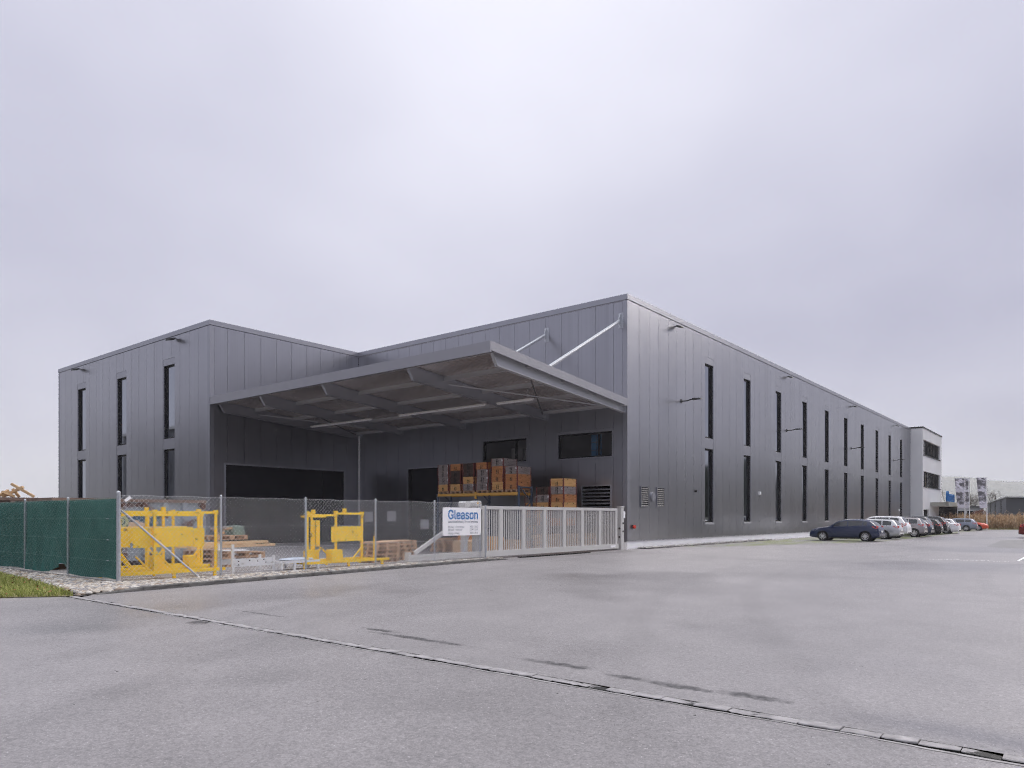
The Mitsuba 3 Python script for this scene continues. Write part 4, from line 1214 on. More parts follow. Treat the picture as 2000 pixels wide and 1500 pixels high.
def crate(mat, h, label, x, y, z, group, rz=0.0):
    """wooden box pallet: front towards -x; local x depth 0..1.15, local y width -.4..+.4"""
    kk = (mat, round(h, 2))
    pl = at(x, y, z, rz)
    if kk in CR:
        return dup(CR[kk], pl, label, group)
    k = CR[kk] = thing('crate', label, 'crate', group, pl)
    t = .03
    n = 3
    b = MB()
    for i in range(n):   # boards, a hair apart
        za, zb = i * h / n + .004, (i + 1) * h / n - .004
        o = .004 * R.rand()
        b.box(.012 - o, .012 + t, -.37, .37, za, zb).box(1.14 - t, 1.14 + o, -.37, .37, za, zb)
        b.box(.05, 1.10, -.40 - o, -.40 + t, za, zb).box(.05, 1.10, .40 - t, .40 + o, za, zb)
    b.box(.045, 1.105, -.365, .365, h - .05, h - .03)
    b.build('boards', mat, k, kind='stuff')
    for (xx, yy) in ((.02, -.385), (.02, .385), (1.12, -.385), (1.12, .385)):
        MB().box(xx - .022, xx + .03, yy - .022, yy + .022, 0.002, h - .002).build('corner_post', 'm_redpost', k)
    for yy in (-.05, .05):
        MB().box(-.002, .011, yy - .016, yy + .016, .03, h * (.9 if mat in ('m_wood_grey', 'm_wood_dark') else .55)).build('strap', 'm_black', k)
    for xx in (.33, .82):
        MB().box(xx - .04, xx + .04, -.409, -.4045, h - .07, h - .035).build('grip_hole', 'm_black', k)
    if mat == 'm_wood_grey':
        MB().box(.0, .011, -.36, -.29, h * .6, h * .85).build('paper_tag', 'm_white', k)
    return k


G, N_, TN, DK = 'm_wood_grey', 'm_wood_new', 'm_wood_tan', 'm_wood_dark'
WN = {G: 'grey weathered', N_: 'fresh yellow', TN: 'brown', DK: 'dark stained'}
stacks = [(9.55, [N_, G, G, G]), (8.65, [N_, DK, DK, TN]), (7.70, [G, N_, DK, DK]), (6.75, [G, G, G, TN]), (5.72, [N_, TN, TN, G]), (4.80, [TN, TN, G])]
RN = {4: ['bottom', 'second', 'third', 'top'], 3: ['bottom', 'middle', 'top']}
for i, (yy, cs) in enumerate(stacks):
    nm = ['leftmost', 'second', 'third', 'fourth', 'tall fifth', 'short rightmost'][i]
    pallet(f'wooden pallet under the {nm} crate stack on the racking', T().translate([RX + .60, yy, 2.853]).scale([.96, 1.0, 1.0]), 'pallets on the racking')
    h = .40 if i == 4 else (.385 if i == 5 else .362)
    for j, c in enumerate(cs):
        crate(c, h, f'{WN[c]} wooden crate, {RN[len(cs)][j]} in the {nm} stack on the racking', RX + .02 + .012 * R.randn(), yy + .012 * R.randn(), 3.0 + j * h, 'crates on the racking', .6 * R.randn())
# ground stacks right of the racking
NR = ['bottom', 'second', 'third', 'fourth', 'fifth', 'sixth', 'seventh', 'eighth', 'top']
h = .39
for (yy, xx, cs, nm) in ((2.62, -2.35, [TN, N_, DK, TN, G, N_, TN, G, N_], 'tall ground stack beside the louvre'), (3.52, -2.30, [N_, TN, G, TN, N_, N_, G, DK], 'ground stack next to the tall one'), (4.05 + .4, -2.0, [TN, G, N_, DK, TN, N_, G], 'lower ground stack by the racking end')):
    for j, c in enumerate(cs):
        n = len(cs)
        pos = 'bottom' if j == 0 else ('top' if j == n - 1 else NR[j] + ' from bottom')
        crate(c, h, f'{WN[c]} wooden crate, {pos} in the {nm}', xx + .01 * R.randn(), yy + .015 * R.randn(), .0 + j * h, 'crates stacked on the ground', 1.0 * R.randn())
# loose goods behind the gate
tag(MB().box(-9.9, -8.9, 1.6, 2.5, .16, .62).build('cardboard_box', 'm_card'), 'cardboard box on the first pallet behind the left end of the gate', 'box')
pallet('wooden pallet under a cardboard box behind the left end of the gate', at(-9.4, 2.05, 0, 2), 'pallets behind the gate')
tag(MB().box(-4.6, -3.5, .85, 1.5, .16, .78).build('cardboard_box', 'm_card'), 'large cardboard box behind the middle of the gate', 'box')
pallet('wooden pallet under the large cardboard box behind the middle of the gate', at(-4.05, 1.2, 0, 0), 'pallets behind the gate')
for i, (xx, yy, nm) in enumerate(((-5.6, 1.1, 'left'), (-3.0, .95, 'middle'), (-2.1, .9, 'right'))):
    pallet(f'pallet leaning upright behind the gate, the {nm} one of three', T().translate([xx, yy, .42]).rotate([1, 0, 0], 78).rotate([0, 0, 1], 0).translate([0, 0, -.07]), 'pallets leaning behind the gate')
for i, (xx, yy, hh) in enumerate(((-8.1, 3.2, .9), (-7.0, 2.8, .7), (-6.3, 2.2, .55))):
    tag(MB().box(xx, xx + .8, yy, yy + .7, 0, hh).box(xx + .05, xx + .75, yy + .05, yy + .65, hh, hh + .02).build('wooden_case', ['m_wood_tan', 'm_wood_new', 'm_pallet'][i]), ['tall brown wooden case behind the second gate bay', 'yellow wooden case behind the third gate bay', 'small pale wooden case behind the third gate bay'][i], 'case')

# ------------------------------------------------------------------ cars
from scipy.interpolate import PchipInterpolator


def paint(name, c, metal=0.25, rough=0.22):
    return pr(name, c, rough, metal, 0.5, clearcoat=1.0, clearcoat_gloss=0.97)


paint('p_navy', (0.005, 0.015, 0.06), 0.0)
paint('p_silver', (0.50, 0.51, 0.53), .5)
paint('p_white', (0.72, 0.72, 0.74), 0)
paint('p_taupe', (0.33, 0.31, 0.32), .5)
paint('p_slate', (0.035, 0.042, 0.07))
paint('p_graphite', (0.05, 0.05, 0.06))
paint('p_black', (0.008, 0.008, 0.010))
paint('p_bluegrey', (0.24, 0.27, 0.34), .5)
paint('p_orange', (0.62, 0.07, 0.02), .1)
paint('p_darkred', (0.16, 0.015, 0.01), .2)
pr('m_tyre', (0.014, 0.014, 0.015), 0.8)
pr('m_rim', (0.72, 0.72, 0.74), 0.35, 0.5)
pr('m_rim_dark', (0.03, 0.03, 0.03), 0.5)
pr('m_taillight', (0.48, 0.02, 0.012), 0.2, 0, 0.6, clearcoat=1.0)
pr('m_headlight', (0.62, 0.64, 0.67), 0.15, 0.2, 0.6, clearcoat=1.0)
pr('m_plate', (0.78, 0.78, 0.76), 0.5)

STY = {
    'hatch': dict(L=4.37, W=1.80, H=1.46, wb=(.88, 3.53), r=.325, zb=.20,
                  top=[(0, .56), (.06, .70), (.35, .83), (1.2, .98), (1.98, 1.385), (2.5, 1.45), (3.2, 1.43), (3.75, 1.345), (4.16, 1.03), (4.31, .88), (4.37, .58)],
                  belt=[(0, .6), (1.2, .93), (2.5, .97), (3.6, 1.03), (4.37, 1.0)], cowl=1.25, roof=2.05, r0=3.80, r1=4.15, win=(1.5, 3.62), pil=(2.45, 3.38)),
    'estate': dict(L=4.62, W=1.80, H=1.45, wb=(.9, 3.62), r=.32, zb=.19,
                   top=[(0, .56), (.06, .70), (.4, .84), (1.3, .97), (2.05, 1.38), (2.6, 1.45), (3.6, 1.43), (4.15, 1.36), (4.47, 1.0), (4.57, .85), (4.62, .55)],
                   belt=[(0, .6), (1.3, .92), (2.6, .95), (4.0, .99), (4.6, .98)], cowl=1.35, roof=2.15, r0=4.19, r1=4.46, win=(1.6, 4.08), pil=(2.55, 3.48)),
    'suv': dict(L=4.6, W=1.86, H=1.68, wb=(.9, 3.6), r=.36, zb=.26,
                top=[(0, .66), (.06, .84), (.35, 1.0), (1.2, 1.12), (1.85, 1.56), (2.4, 1.67), (3.6, 1.65), (4.1, 1.57), (4.43, 1.15), (4.55, .98), (4.6, .65)],
                belt=[(0, .7), (1.2, 1.05), (2.5, 1.09), (4.0, 1.15), (4.6, 1.12)], cowl=1.25, roof=1.95, r0=4.14, r1=4.42, win=(1.45, 4.0), pil=(2.4, 3.35)),
    'mini': dict(L=4.1, W=1.79, H=1.56, wb=(.8, 3.4), r=.34, zb=.23,
                 top=[(0, .66), (.06, .84), (.3, .98), (1.1, 1.06), (1.6, 1.46), (2.0, 1.55), (3.3, 1.53), (3.72, 1.47), (3.95, 1.08), (4.06, .92), (4.1, .6)],
                 belt=[(0, .7), (1.1, 1.02), (4.1, 1.06)], cowl=1.12, roof=1.7, r0=3.75, r1=3.94, win=(1.3, 3.62), pil=(2.15, 3.0)),
    'sedan': dict(L=4.7, W=1.84, H=1.42, wb=(.9, 3.7), r=.33, zb=.18,
                  top=[(0, .56), (.06, .70), (.4, .83), (1.35, .95), (2.1, 1.34), (2.7, 1.41), (3.3, 1.37), (4.1, 1.03), (4.55, .98), (4.66, .88), (4.7, .55)],
                  belt=[(0, .6), (1.3, .90), (2.6, .93), (4.0, .97), (4.7, .96)], cowl=1.4, roof=2.2, r0=3.4, r1=4.05, win=(1.65, 3.75), pil=(2.65, 3.45)),
}


def car(label, style, mat, x, y, rz, name='parked_car'):
    S = STY[style]
    k = thing(name, label, 'car', 'cars parked at the hall', at(x, y, 0, rz))
    L, Wd = S['L'], S['W'] / 2
    Tf, Bf = PchipInterpolator(*zip(*S['top'])), PchipInterpolator(*zip(*S['belt']))
    zb0 = S['zb']

    def wid(s):
        a = np.clip(s / .85, 0, 1)
        b = np.clip((L - s) / .6, 0, 1)
        return Wd * (1 - .20 * (1 - a) ** 2.2 - .13 * (1 - b) ** 2.2)

    def belt(s):
        return min(float(Bf(s)), float(Tf(s)) - .035)

    def yroof(s):
        t, b = float(Tf(s)), belt(s)
        return .955 * wid(s) - .36 * (t - b)

    def gh(s, z):
        """half width of the glasshouse side at height z"""
        t, b = float(Tf(s)), belt(s)
        return .955 * wid(s) + (yroof(s) - .955 * wid(s)) * (z - b) / max(t - .05 - b, .01)

    def ztop(s, f):
        return float(Tf(s)) + .022 - .027 * abs(f) ** 1.5 - (.05 * max(0, (abs(f) - .9) / .1) ** 1.6 if abs(f) > .9 else 0)

    def low(s, z):
        b = belt(s)
        zm = .62 * b
        w = wid(s)
        return w * (1 - .045 * ((z - zm) / (b - zm)) ** 2) if z > zm else w * (1 - .03 * ((zm - z) / (zm - zb0)) ** 2)

    ss = np.unique(np.r_[np.linspace(0, L, 54), S['cowl'], S['roof'], .02, L - .02])
    V, n = [], 0
    for s in ss:
        w, b, t = wid(s), belt(s), float(Tf(s))
        zb = zb0 + .10 * max(0, (s - L + .7) / .7) ** 2 + .06 * max(0, (.5 - s) / .5)
        h = [(0, zb), (.72 * w, zb), (.92 * w, zb + .04)]
        for q in (.15, .4, .7):
            z = zb + .04 + (b - zb - .04) * q
            h.append((low(s, z), z))
        h += [(low(s, b - .06), b - .06), (.955 * w, b)]
        yr = yroof(s)
        h += [((.955 * w + yr) / 2, (b + t - .05) / 2), (yr, t - .05 + .0)]
        for f in (.96, .8, .5, .0):
            h.append((yr * f, ztop(s, f)))
        full = [(yy, z) for yy, z in h] + [(-yy, z) for yy, z in h[-2:0:-1]]
        n = len(full)
        V += [(L / 2 - s, yy, z) for yy, z in full]
    V = np.array(V)
    F = []
    for i in range(len(ss) - 1):
        for j in range(n):
            F.append([i * n + j, i * n + (j + 1) % n, (i + 1) * n + (j + 1) % n, (i + 1) * n + j])
    F = np.array(F)
    F = np.vstack([F[:, [0, 1, 2]], F[:, [0, 2, 3]]])
    c0, c1 = len(V), len(V) + 1
    V = np.vstack([V, V[:n].mean(0), V[-n:].mean(0)])
    j = np.arange(n)
    F = np.vstack([F, np.c_[(j + 1) % n, j, np.full(n, c0)], np.c_[j + (len(ss) - 1) * n, (j + 1) % n + (len(ss) - 1) * n, np.full(n, c1)]])
    tm = trimesh.Trimesh(V, F, process=True)
    if tm.volume < 0:
        tm.invert()
    man = m3.Manifold(m3.Mesh(np.array(tm.vertices, np.float32), np.array(tm.faces, np.uint32)))
    for s in S['wb']:
        for sg in (1, -1):
            c = m3.Manifold.cylinder(.34, S['r'] + .055, S['r'] + .055, 28).rotate([90, 0, 0]).translate([L / 2 - s, sg * (Wd - .16) + .17, S['r']])
            man = man - c
    obj('body', man, mat, k, 32)
    # glass
    def side_poly(s0, s1, cut=0.0):
        g = np.linspace(s0, s1, 14)
        up = [(s, float(Tf(s)) - .095) for s in g if float(Tf(s)) - .095 > belt(s) + .06]
        lo = [(s, belt(s) + .025) for s in g if float(Tf(s)) - .095 > belt(s) + .06]
        return Polygon(lo + up[::-1]).buffer(-.015).buffer(.015) if len(up) > 2 else None
    wn = side_poly(S['win'][0], S['win'][1])
    bars = [sbox(p - .035, 0, p + .035, 3) for p in S['pil']]
    for sg in (1, -1):
        for p in getattr(wn.difference(shapely.union_all(bars)), 'geoms', []):
            v, f = trimesh.creation.triangulate_polygon(p, engine='earcut')
            w3 = np.array([(L / 2 - s, sg * (gh(s, z) + .005), z) for s, z in v])
            MB().raw(w3, f if sg < 0 else f[:, ::-1]).build('side_window', 'm_car_glass', k)
    for nm, s0, s1, fm in (('windscreen', S['cowl'], S['roof'], .86), ('rear_window', S['r0'], S['r1'], .80)):
        g, fs = np.linspace(s0, s1, 8), np.linspace(-fm, fm, 9)
        v = [(L / 2 - s, f_ * yroof(s), ztop(s, f_) + .007) for s in g for f_ in fs]
        MB().raw(v, [[a * 9 + b, a * 9 + b + 1, (a + 1) * 9 + b + 1, (a + 1) * 9 + b] for a in range(7) for b in range(8)]).build(nm, 'm_car_glass', k, True)
    # wheels
    for s in S['wb']:
        for sg in (1, -1):
            c = np.array([L / 2 - s, sg * (Wd - .115), S['r']])
            r = S['r']
            ax = np.array([0, sg, 0])
            prof = [(.66 * r, -.10), (.93 * r, -.105), (r, -.07), (r, .07), (.93 * r, .10), (.70 * r, .105), (.66 * r, .08)]
            m = 30
            v = []
            for (rr, a) in prof:
                for q in range(m):
                    t = 2 * PI * q / m
                    v.append(c + ax * a + rr * np.array([math.cos(t), 0, math.sin(t)]))
            f = [[a * m + q, a * m + (q + 1) % m, (a + 1) * m + (q + 1) % m, (a + 1) * m + q] for a in range(len(prof) - 1) for q in range(m)]
            key = MB().raw(v, f).build('wheel', 'm_tyre', k, 30)
            rim = MB()
            for q in range(10):
                t = 2 * PI * q / 10
                d, e = np.array([math.cos(t), 0, math.sin(t)]), np.array([-math.sin(t), 0, math.cos(t)])
                rim.bar(c + ax * .082 + d * .05 * r, c + ax * .082 + d * .70 * r, .07 * r + .012, .02, ax)
            rim.tube(c + ax * .06, c + ax * .10, .15 * r, 14)
            for q in range(m):
                t0, t1 = 2 * PI * q / m, 2 * PI * (q + 1) / m
                p = [c + ax * .088 + rr * np.array([math.cos(t), 0, math.sin(t)]) for rr, t in ((.64 * r, t0), (.72 * r, t0), (.72 * r, t1), (.64 * r, t1))]
                rim.raw(p, [[0, 1, 2, 3]])
            rim.build('rim', 'm_rim', key)
            MB().tube(c + ax * .02, c + ax * .05, .69 * r, 22).build('brake', 'm_rim_dark', key)
            MB().tube(c - ax * .17, c - ax * .12, r + .04, 22).build('arch_liner', 'm_rim_dark', k)
    # lights, plate, mirrors, sill, handles
    zl = belt(L - .25) - .09
    sl = max(s for s in np.linspace(L * .7, L, 200) if float(Tf(s)) > zl + .03)
    for sg in (1, -1):
        pg = Polygon([(sl - .34, zl + .05), (sl - .05, zl - .10), (sl + .02, zl - .06), (sl - .05, zl + .12), (sl - .16, zl + .12)])
        v, f = trimesh.creation.triangulate_polygon(shapely.segmentize(pg, .08), engine='earcut')
        w3 = np.array([(L / 2 - s, sg * (low(s, min(z, belt(s))) + .008 if z < belt(s) else gh(s, z) + .010), z) for s, z in v])
        mb = MB().raw(w3, f if sg < 0 else f[:, ::-1])
        w = wid(sl)
        mb.hexa([(L / 2 - sl - .03, sg * .60 * w, zl - .09), (L / 2 - sl - .03, sg * .94 * w, zl - .09), (L / 2 - sl + .10, sg * .96 * w, zl - .09), (L / 2 - sl + .10, sg * .60 * w, zl - .09),
                 (L / 2 - sl - .012, sg * .60 * w, zl + .08), (L / 2 - sl - .012, sg * .92 * w, zl + .08), (L / 2 - sl + .12, sg * .95 * w, zl + .08), (L / 2 - sl + .12, sg * .60 * w, zl + .08)])
        mb.build('taillight', 'm_taillight', k)
        pg = Polygon([(.10, .66), (.42, .70), (.62, .80), (.38, .80), (.12, .735)])
        v, f = trimesh.creation.triangulate_polygon(shapely.segmentize(pg, .08), engine='earcut')
        dz = float(Tf(.4)) - .84
        w3 = np.array([(L / 2 - s, sg * (low(s, min(z + dz, belt(s))) + .006), min(z + dz, belt(s) + .004)) for s, z in v])
        MB().raw(w3, f if sg < 0 else f[:, ::-1]).build('headlight', 'm_headlight', k)
        sm = S['win'][0] + .12
        MB().hexa([(L / 2 - sm, sg * (Wd - .02), belt(sm) + .0), (L / 2 - sm, sg * (Wd + .15), belt(sm) + .02), (L / 2 - sm + .10, sg * (Wd + .13), belt(sm) + .02), (L / 2 - sm + .12, sg * (Wd - .02), belt(sm)),
                   (L / 2 - sm, sg * (Wd - .02), belt(sm) + .05), (L / 2 - sm, sg * (Wd + .15), belt(sm) + .13), (L / 2 - sm + .08, sg * (Wd + .13), belt(sm) + .12), (L / 2 - sm + .10, sg * (Wd - .02), belt(sm) + .05)]).build('mirror', mat, k)
        for s in (S['pil'][0] - .18, S['pil'][1] - .12):
            z = belt(s) - .10
            MB().box(L / 2 - s - .09, L / 2 - s + .09, sg * (low(s, z) + .012) - .012, sg * (low(s, z) + .012) + .012, z - .012, z + .012).build('door_handle', mat, k)
        MB().box(L / 2 - S['wb'][1] + S['r'] + .08, L / 2 - S['wb'][0] - S['r'] - .08, sg * (Wd - .035) - .02, sg * (Wd - .035) + .02, zb0 - .005, zb0 + .07).build('sill', 'm_black', k)
    MB().box(-L / 2 - .012, -L / 2 + .05, -.26, .26, .60 if style in ('hatch', 'estate', 'sedan') else .72, .71 if style in ('hatch', 'estate', 'sedan') else .83).build('number_plate', 'm_plate', k)
    MB().box(-L / 2 - .008, -L / 2 + .12, -.62 * Wd * 1.0, .62 * Wd, zb0 + .07, zb0 + .20).build('bumper_insert', 'm_black', k)
    if style in ('estate', 'suv', 'mini'):
        for sg in (1, -1):
            g = np.linspace(S['roof'] + .15, S['r0'] - .25, 8)
            MB().path([(L / 2 - s, sg * yroof(s) * .93, ztop(s, .93) + .035) for s in g], .016, 6).build('roof_rail', 'm_metal_dull', k)
    return k


YC = -5.0
car('dark blue hatchback parked nearest, at the near end of the row', 'hatch', 'p_navy', 20.6, YC, 90)
car('silver estate car parked second in the row beside the blue hatchback', 'estate', 'p_silver', 26.6, YC + .1, 90)
car('white estate parked between the silver estate and the small taupe car', 'suv', 'p_white', 30.0, YC + .2, 90)
car('small taupe car with black wheel arches, fourth in the row', 'mini', 'p_taupe', 33.9, YC - .5, 90)
car('dark slate hatchback right after the small taupe car', 'hatch', 'p_slate', 37.4, YC - .3, 90)
car('tall graphite off-road car behind the dark slate hatchback', 'suv', 'p_graphite', 40.6, YC + .3, 90)
car('black estate car after the tall graphite one', 'estate', 'p_black', 43.4, YC, 90)
car('black off-road car just before the white saloon', 'suv', 'p_black', 46.0, YC - .1, 90)
car('white saloon car parked before the white estate with tall red lights', 'sedan', 'p_white', 49.0, YC - .6, 90)
car('white estate with upright red rear lights, last before the gap', 'estate', 'p_white', 52.0, YC - .1, 90)
car('blue grey estate car standing alone after the gap', 'estate', 'p_bluegrey', 66.0, YC - .2, 90)
car('small orange red car parked the other way at the far end', 'hatch', 'p_orange', 70.4, YC - .9, -90)
car('dark red car at the right edge, across the lane', 'hatch', 'p_darkred', 37.9, -15.55, -90)

# ------------------------------------------------------------------ background: cornfield, halls, trees, hill, air
fA = np.array([78.0, -3.2])
fd = np.array([0.58, -0.8146])
fdn = np.array([0.8146, 0.58])
bins = [MB() for _ in range(4)]
for row in range(9):
    m = 210 if row < 4 else 120
    for q in range(m):
        o = fA + fd * (R.rand() * 30) + fdn * (row * .75 + .2 * R.randn())
        hgt = 1.85 + .28 * R.randn()
        b = R.choice(4, p=[.34, .28, .22, .16])
        top = np.array([o[0] + .12 * R.randn(), o[1] + .12 * R.randn(), hgt])
        bins[b].tube((o[0], o[1], 0), top, .016, 3, .007, cap=False)
        for lf in range(8):
            z = hgt * (.15 + .82 * lf / 8) + .05 * R.randn()
            t, ln = R.rand() * 2 * PI, .35 + .35 * R.rand()
            d = np.array([math.cos(t), math.sin(t)])
            p0 = np.array([o[0], o[1], z])
            p1 = np.array([*(o + d * ln * .45), z + .22 * R.rand()])
            p2 = np.array([*(o + d * ln * .85), z - .25 - .3 * R.rand()])
            sd = np.array([-d[1], d[0], 0]) * .035
            bins[R.choice(4, p=[.34, .28, .22, .16])].raw([p0 - sd * .5, p0 + sd * .5, p1 + sd, p1 - sd, p2], [[0, 1, 2], [0, 2, 3], [3, 2, 4]])
stuff('corn_field', bins, [f'm_corn{i}' for i in range(4)], 'dry brown standing maize field beyond the car park', 'stalks')
gs = [MB() for _ in range(2)]
for q in range(2500):
    o = fA + fd * (R.rand() * 30 - 1) - fdn * (.15 + .5 * R.rand())
    t, h = R.rand() * 6, .06 + .12 * R.rand()
    gs[q % 2].raw([(o[0] - .02, o[1], 0), (o[0] + .02, o[1] - .02, 0), (o[0] + .1 * math.cos(t), o[1] + .1 * math.sin(t), h)], [[0, 1, 2]])
stuff('field_grass', gs, ['m_grass1', 'm_grass2'], 'narrow grass edge in front of the maize', 'blades')


def place(px, depth):
    """a point of the plain seen at image column px (2000 wide), at this depth in front of the camera"""
    r = (px - 1000) / 1420 * depth
    p = CAM[:2] + FWD[:2] * depth + rgt * r
    return p


def bare_tree(name, label, base, h, seed, mat='m_bark', spread=.55, grp=None, depth=5):
    rs = np.random.RandomState(seed)
    k = thing(name, label, 'tree', grp)
    trunk, crown = MB(), MB()
    b = np.array([base[0], base[1], 0.0])

    def grow(p, d, ln, r, lv):
        q = p + d * ln
        (trunk if lv < 1 else crown).tube(p, q, r, 5 if lv < 2 else 3, r * .68, cap=False)
        if lv >= depth:
            return
        for i in range(3 if lv else 4):
            nd = d + spread * rs.randn(3) + [0, 0, .12]
            nd /= np.linalg.norm(nd)
            s = rs.uniform(.45, 1.0)
            grow(p + d * ln * s, nd, ln * rs.uniform(.60, .78), max(r * .55, .012), lv + 1)
    grow(b, np.array([.04 * rs.randn(), .04 * rs.randn(), 1.0]), h * .33, h * .017, 0)
    trunk.build('trunk', mat, k)
    crown.build('crown', mat, k, kind='stuff')
    return k


for i, (px_, dp, h, lab) in enumerate(((1846, 175, 9.5, 'bare pale tree between the office block and the roof letters'), (1880, 165, 10.5, 'bare tree seen through the pair of banner flags'), (1899, 150, 9.0, 'bare bushy tree between the banner flags'),
                                     (1913, 160, 9.5, 'bare tree directly behind the single banner flag'), (1943, 190, 13.0, 'taller thin bare tree rising behind the grey hall roof'))):
    bare_tree('bare_tree', lab, place(px_, dp), h, 40 + i, grp='bare trees beyond the maize')
for i, (px_, dp) in enumerate(((1903, 104), (1910, 106))):
    bare_tree('shrub', ['reddish bare shrub rising behind the maize edge', 'second reddish bare shrub close behind the maize'][i], place(px_, dp), 4.6 - .5 * i, 60 + i, 'm_bush', .8, depth=6)

# grey hall on the right
k = thing('far_hall', 'long dark grey hall with pale roof edge behind the maize field', 'building')
c = place(1965, 122)
u1 = rgt
c2 = place(1925, 185)
u2 = (c2 - c) / np.linalg.norm(c2 - c)
zt_ = 4.85
A_, B_, C_ = c, c + u1 * 46, c2
D_ = C_ + u1 * 46
pr('m_farhall', (0.075, 0.078, 0.095), .6)
MB().hexa([(*A_, 0), (*B_, 0), (*D_, 0), (*C_, 0), (*A_, zt_), (*B_, zt_), (*D_, zt_), (*C_, zt_)]).build('wall', 'm_farhall', k)
cen = (A_ + B_ + C_ + D_) / 4
ex = lambda p: cen + (p - cen) * 1.012
MB().hexa([(*ex(A_), zt_ + .01), (*ex(B_), zt_ + .01), (*ex(D_), zt_ + .01), (*ex(C_), zt_ + .01), (*ex(A_), zt_ + .2), (*ex(B_), zt_ + .2), (*ex(D_), zt_ + .2), (*ex(C_), zt_ + .2)]).build('roof', 'm_steel_light', k)
for s in (12, 30, 48):
    p = A_ + u2 * s
    MB().bar((*(p - u1 * .05), 0), (*(p - u1 * .05), zt_ - .05), .25, .12, (*u1, 0)).build('pilaster', 'm_frame', k)
for s in range(1, 5):
    p = A_ + u1 * 9 * s
    MB().bar((*(p - u2 * .04), 0), (*(p - u2 * .04), zt_ - .05), .2, .1, (*u2, 0)).build('pilaster', 'm_farhall', k)
# low pale building behind the flags
k = thing('far_workshop', 'low pale workshop with band windows behind the banner flags', 'building')
c = place(1868, 128)
e = place(1921, 134)
d = (e - c) / np.linalg.norm(e - c)
nrm = np.array([-d[1], d[0]])
if nrm @ FWD[:2] < 0:
    nrm = -nrm
Lw = np.linalg.norm(e - c)
Q = lambda s, t, z: (*(c + d * s + nrm * t), z)


def slab(mb, s0, s1, t0, t1, z0, z1):
    return mb.hexa([Q(s0, t0, z0), Q(s1, t0, z0), Q(s1, t1, z0), Q(s0, t1, z0), Q(s0, t0, z1), Q(s1, t0, z1), Q(s1, t1, z1), Q(s0, t1, z1)])


slab(MB(), 0, Lw, 0, 12, 0, 3.4).build('wall', 'm_plaster', k)
slab(MB(), -.3, Lw + .3, -.3, 12.3, 3.41, 3.65).build('roof', 'm_metal_dull', k)
for i in range(3):
    slab(MB(), .5 + i * Lw / 3, Lw / 3 - .5 + i * Lw / 3, -.03, -.003, 1.9, 2.7).build('window', 'm_glass_dark', k)

# hill range lost in the mist
n1, n2 = 70, 12
v, f = [], []
for j in range(n2):
    for i in range(n1):
        px_ = 900 + 2300 * i / (n1 - 1)
        p = place(px_, 3100 + 110 * j)
        t = math.sin(PI * min(j / 9, 1) / 2)
        n_ = float(meshkit.fbm(np.array([px_ / 300, .3 + j * .08, 1.7]), 4))
        v.append((p[0], p[1], -1 + t * 235 * (.35 + .95 * n_) + 5 * R.rand()))
for j in range(n2 - 1):
    for i in range(n1 - 1):
        q = j * n1 + i
        f.append([q, q + 1, q + n1 + 1, q + n1])
struct('hill', MB().raw(v, f), 'm_hill', smooth=True)

# trees left of the yard, outside the picture but mirrored in the wing and gable windows
for i, (x, y, h) in enumerate(((-33, 25, 12), (-34, 38, 13), (-33.5, 52, 12))):
    bare_tree('bare_tree', ['bare tree left of the yard mirrored in the gable window', 'bare tree left of the yard mirrored in the wing windows', 'far bare tree left of the wing mirrored in its windows'][i], (x, y), h, 80 + i, depth=4)
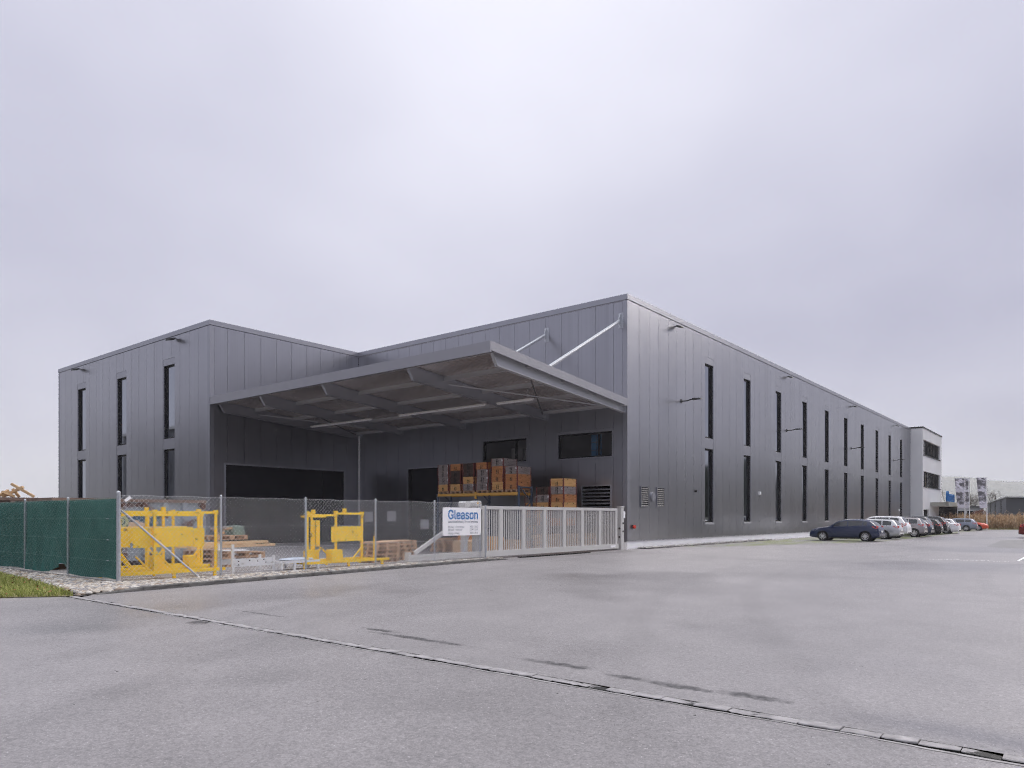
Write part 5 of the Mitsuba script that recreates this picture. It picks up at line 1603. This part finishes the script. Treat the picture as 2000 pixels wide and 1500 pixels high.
# neighbouring hall left of the yard, outside the picture: the gable and wing windows mirror it
k = thing('neighbour_hall', 'grey neighbouring hall left of the yard, mirrored in the windows', 'building')
MB().box(-66, -37, 27, 95, 0, 13.5).build('wall', 'm_farhall', k)
MB().box(-66.3, -36.7, 26.7, 95.3, 13.503, 13.9).build('roof', 'm_steel_light', k)
for i in range(9):
    yy = 31 + 7 * i
    for z in (1.2, 6.4):
        kk = MB().box(-36.97, -36.9, yy, yy + 4.4, z, z + 2.6).build('window', 'm_frame', k)
        MB().box(-36.895, -36.88, yy + .15, yy + 4.25, z + .12, z + 2.48).build('pane', 'm_glass_dark', kk)
# belt of dark conifers around the site, behind and beside the camera: mirrored in the cladding and the windows
wd = MB()
wr = np.random.RandomState(5)


def conifer(x, y, h):
    wd.tube((x, y, 0), (x, y, h * .3), .16, 5, .12, cap=False)
    nt = 6
    for i in range(nt):
        z0, z1 = h * (.12 + .80 * i / nt), h * min(.12 + .80 * (i + 1.9) / nt, 1.0)
        r = h * .20 * (1 - i / (nt + .6))
        m = 9
        ang = wr.rand() * 6 + np.arange(m) * 2 * PI / m
        rr = r * (1 + .28 * wr.randn(m))
        v = np.vstack([np.c_[x + rr * np.cos(ang), y + rr * np.sin(ang), z0 - .3 * wr.rand(m)], [[x + .1 * wr.randn(), y, z1]]])
        wd.raw(v, [[q, (q + 1) % m, m] for q in range(m)])


def belt_of(a, b, n, depth, h):
    a, b = np.array(a, float), np.array(b, float)
    d = (b - a) / np.linalg.norm(b - a)
    for i in range(n):
        p = a + (b - a) * (i + wr.rand()) / n + np.array([-d[1], d[0]]) * depth * wr.rand()
        conifer(p[0], p[1], h * (.7 + .5 * wr.rand()))


belt_of((-150, 190), (-135, 0), 110, 22, 13)
belt_of((-135, 0), (-100, -75), 60, 18, 13)
belt_of((-100, -80), (60, -95), 90, 14, 14)
belt_of((60, -72), (330, -52), 150, 12, 17)
struct('woodland', wd, 'm_needle', 'belt of dark conifers around the site', kind='stuff')
# misty air
scene['mist_medium'] = {'type': 'homogeneous', 'albedo': {'type': 'rgb', 'value': [0.95, 0.955, 0.97]}, 'sigma_t': {'type': 'rgb', 'value': 0.00028}}
scene['haze'] = {'type': 'cube', 'to_world': T().translate([0, 0, 129]).scale([4600, 4600, 131]), 'bsdf': {'type': 'null'}, 'interior': {'type': 'ref', 'id': 'mist_medium'}}
labels['haze'] = {'kind': 'stuff', 'label': 'grey winter mist over the plain'}
scene['camera']['medium'] = {'type': 'ref', 'id': 'mist_medium'}
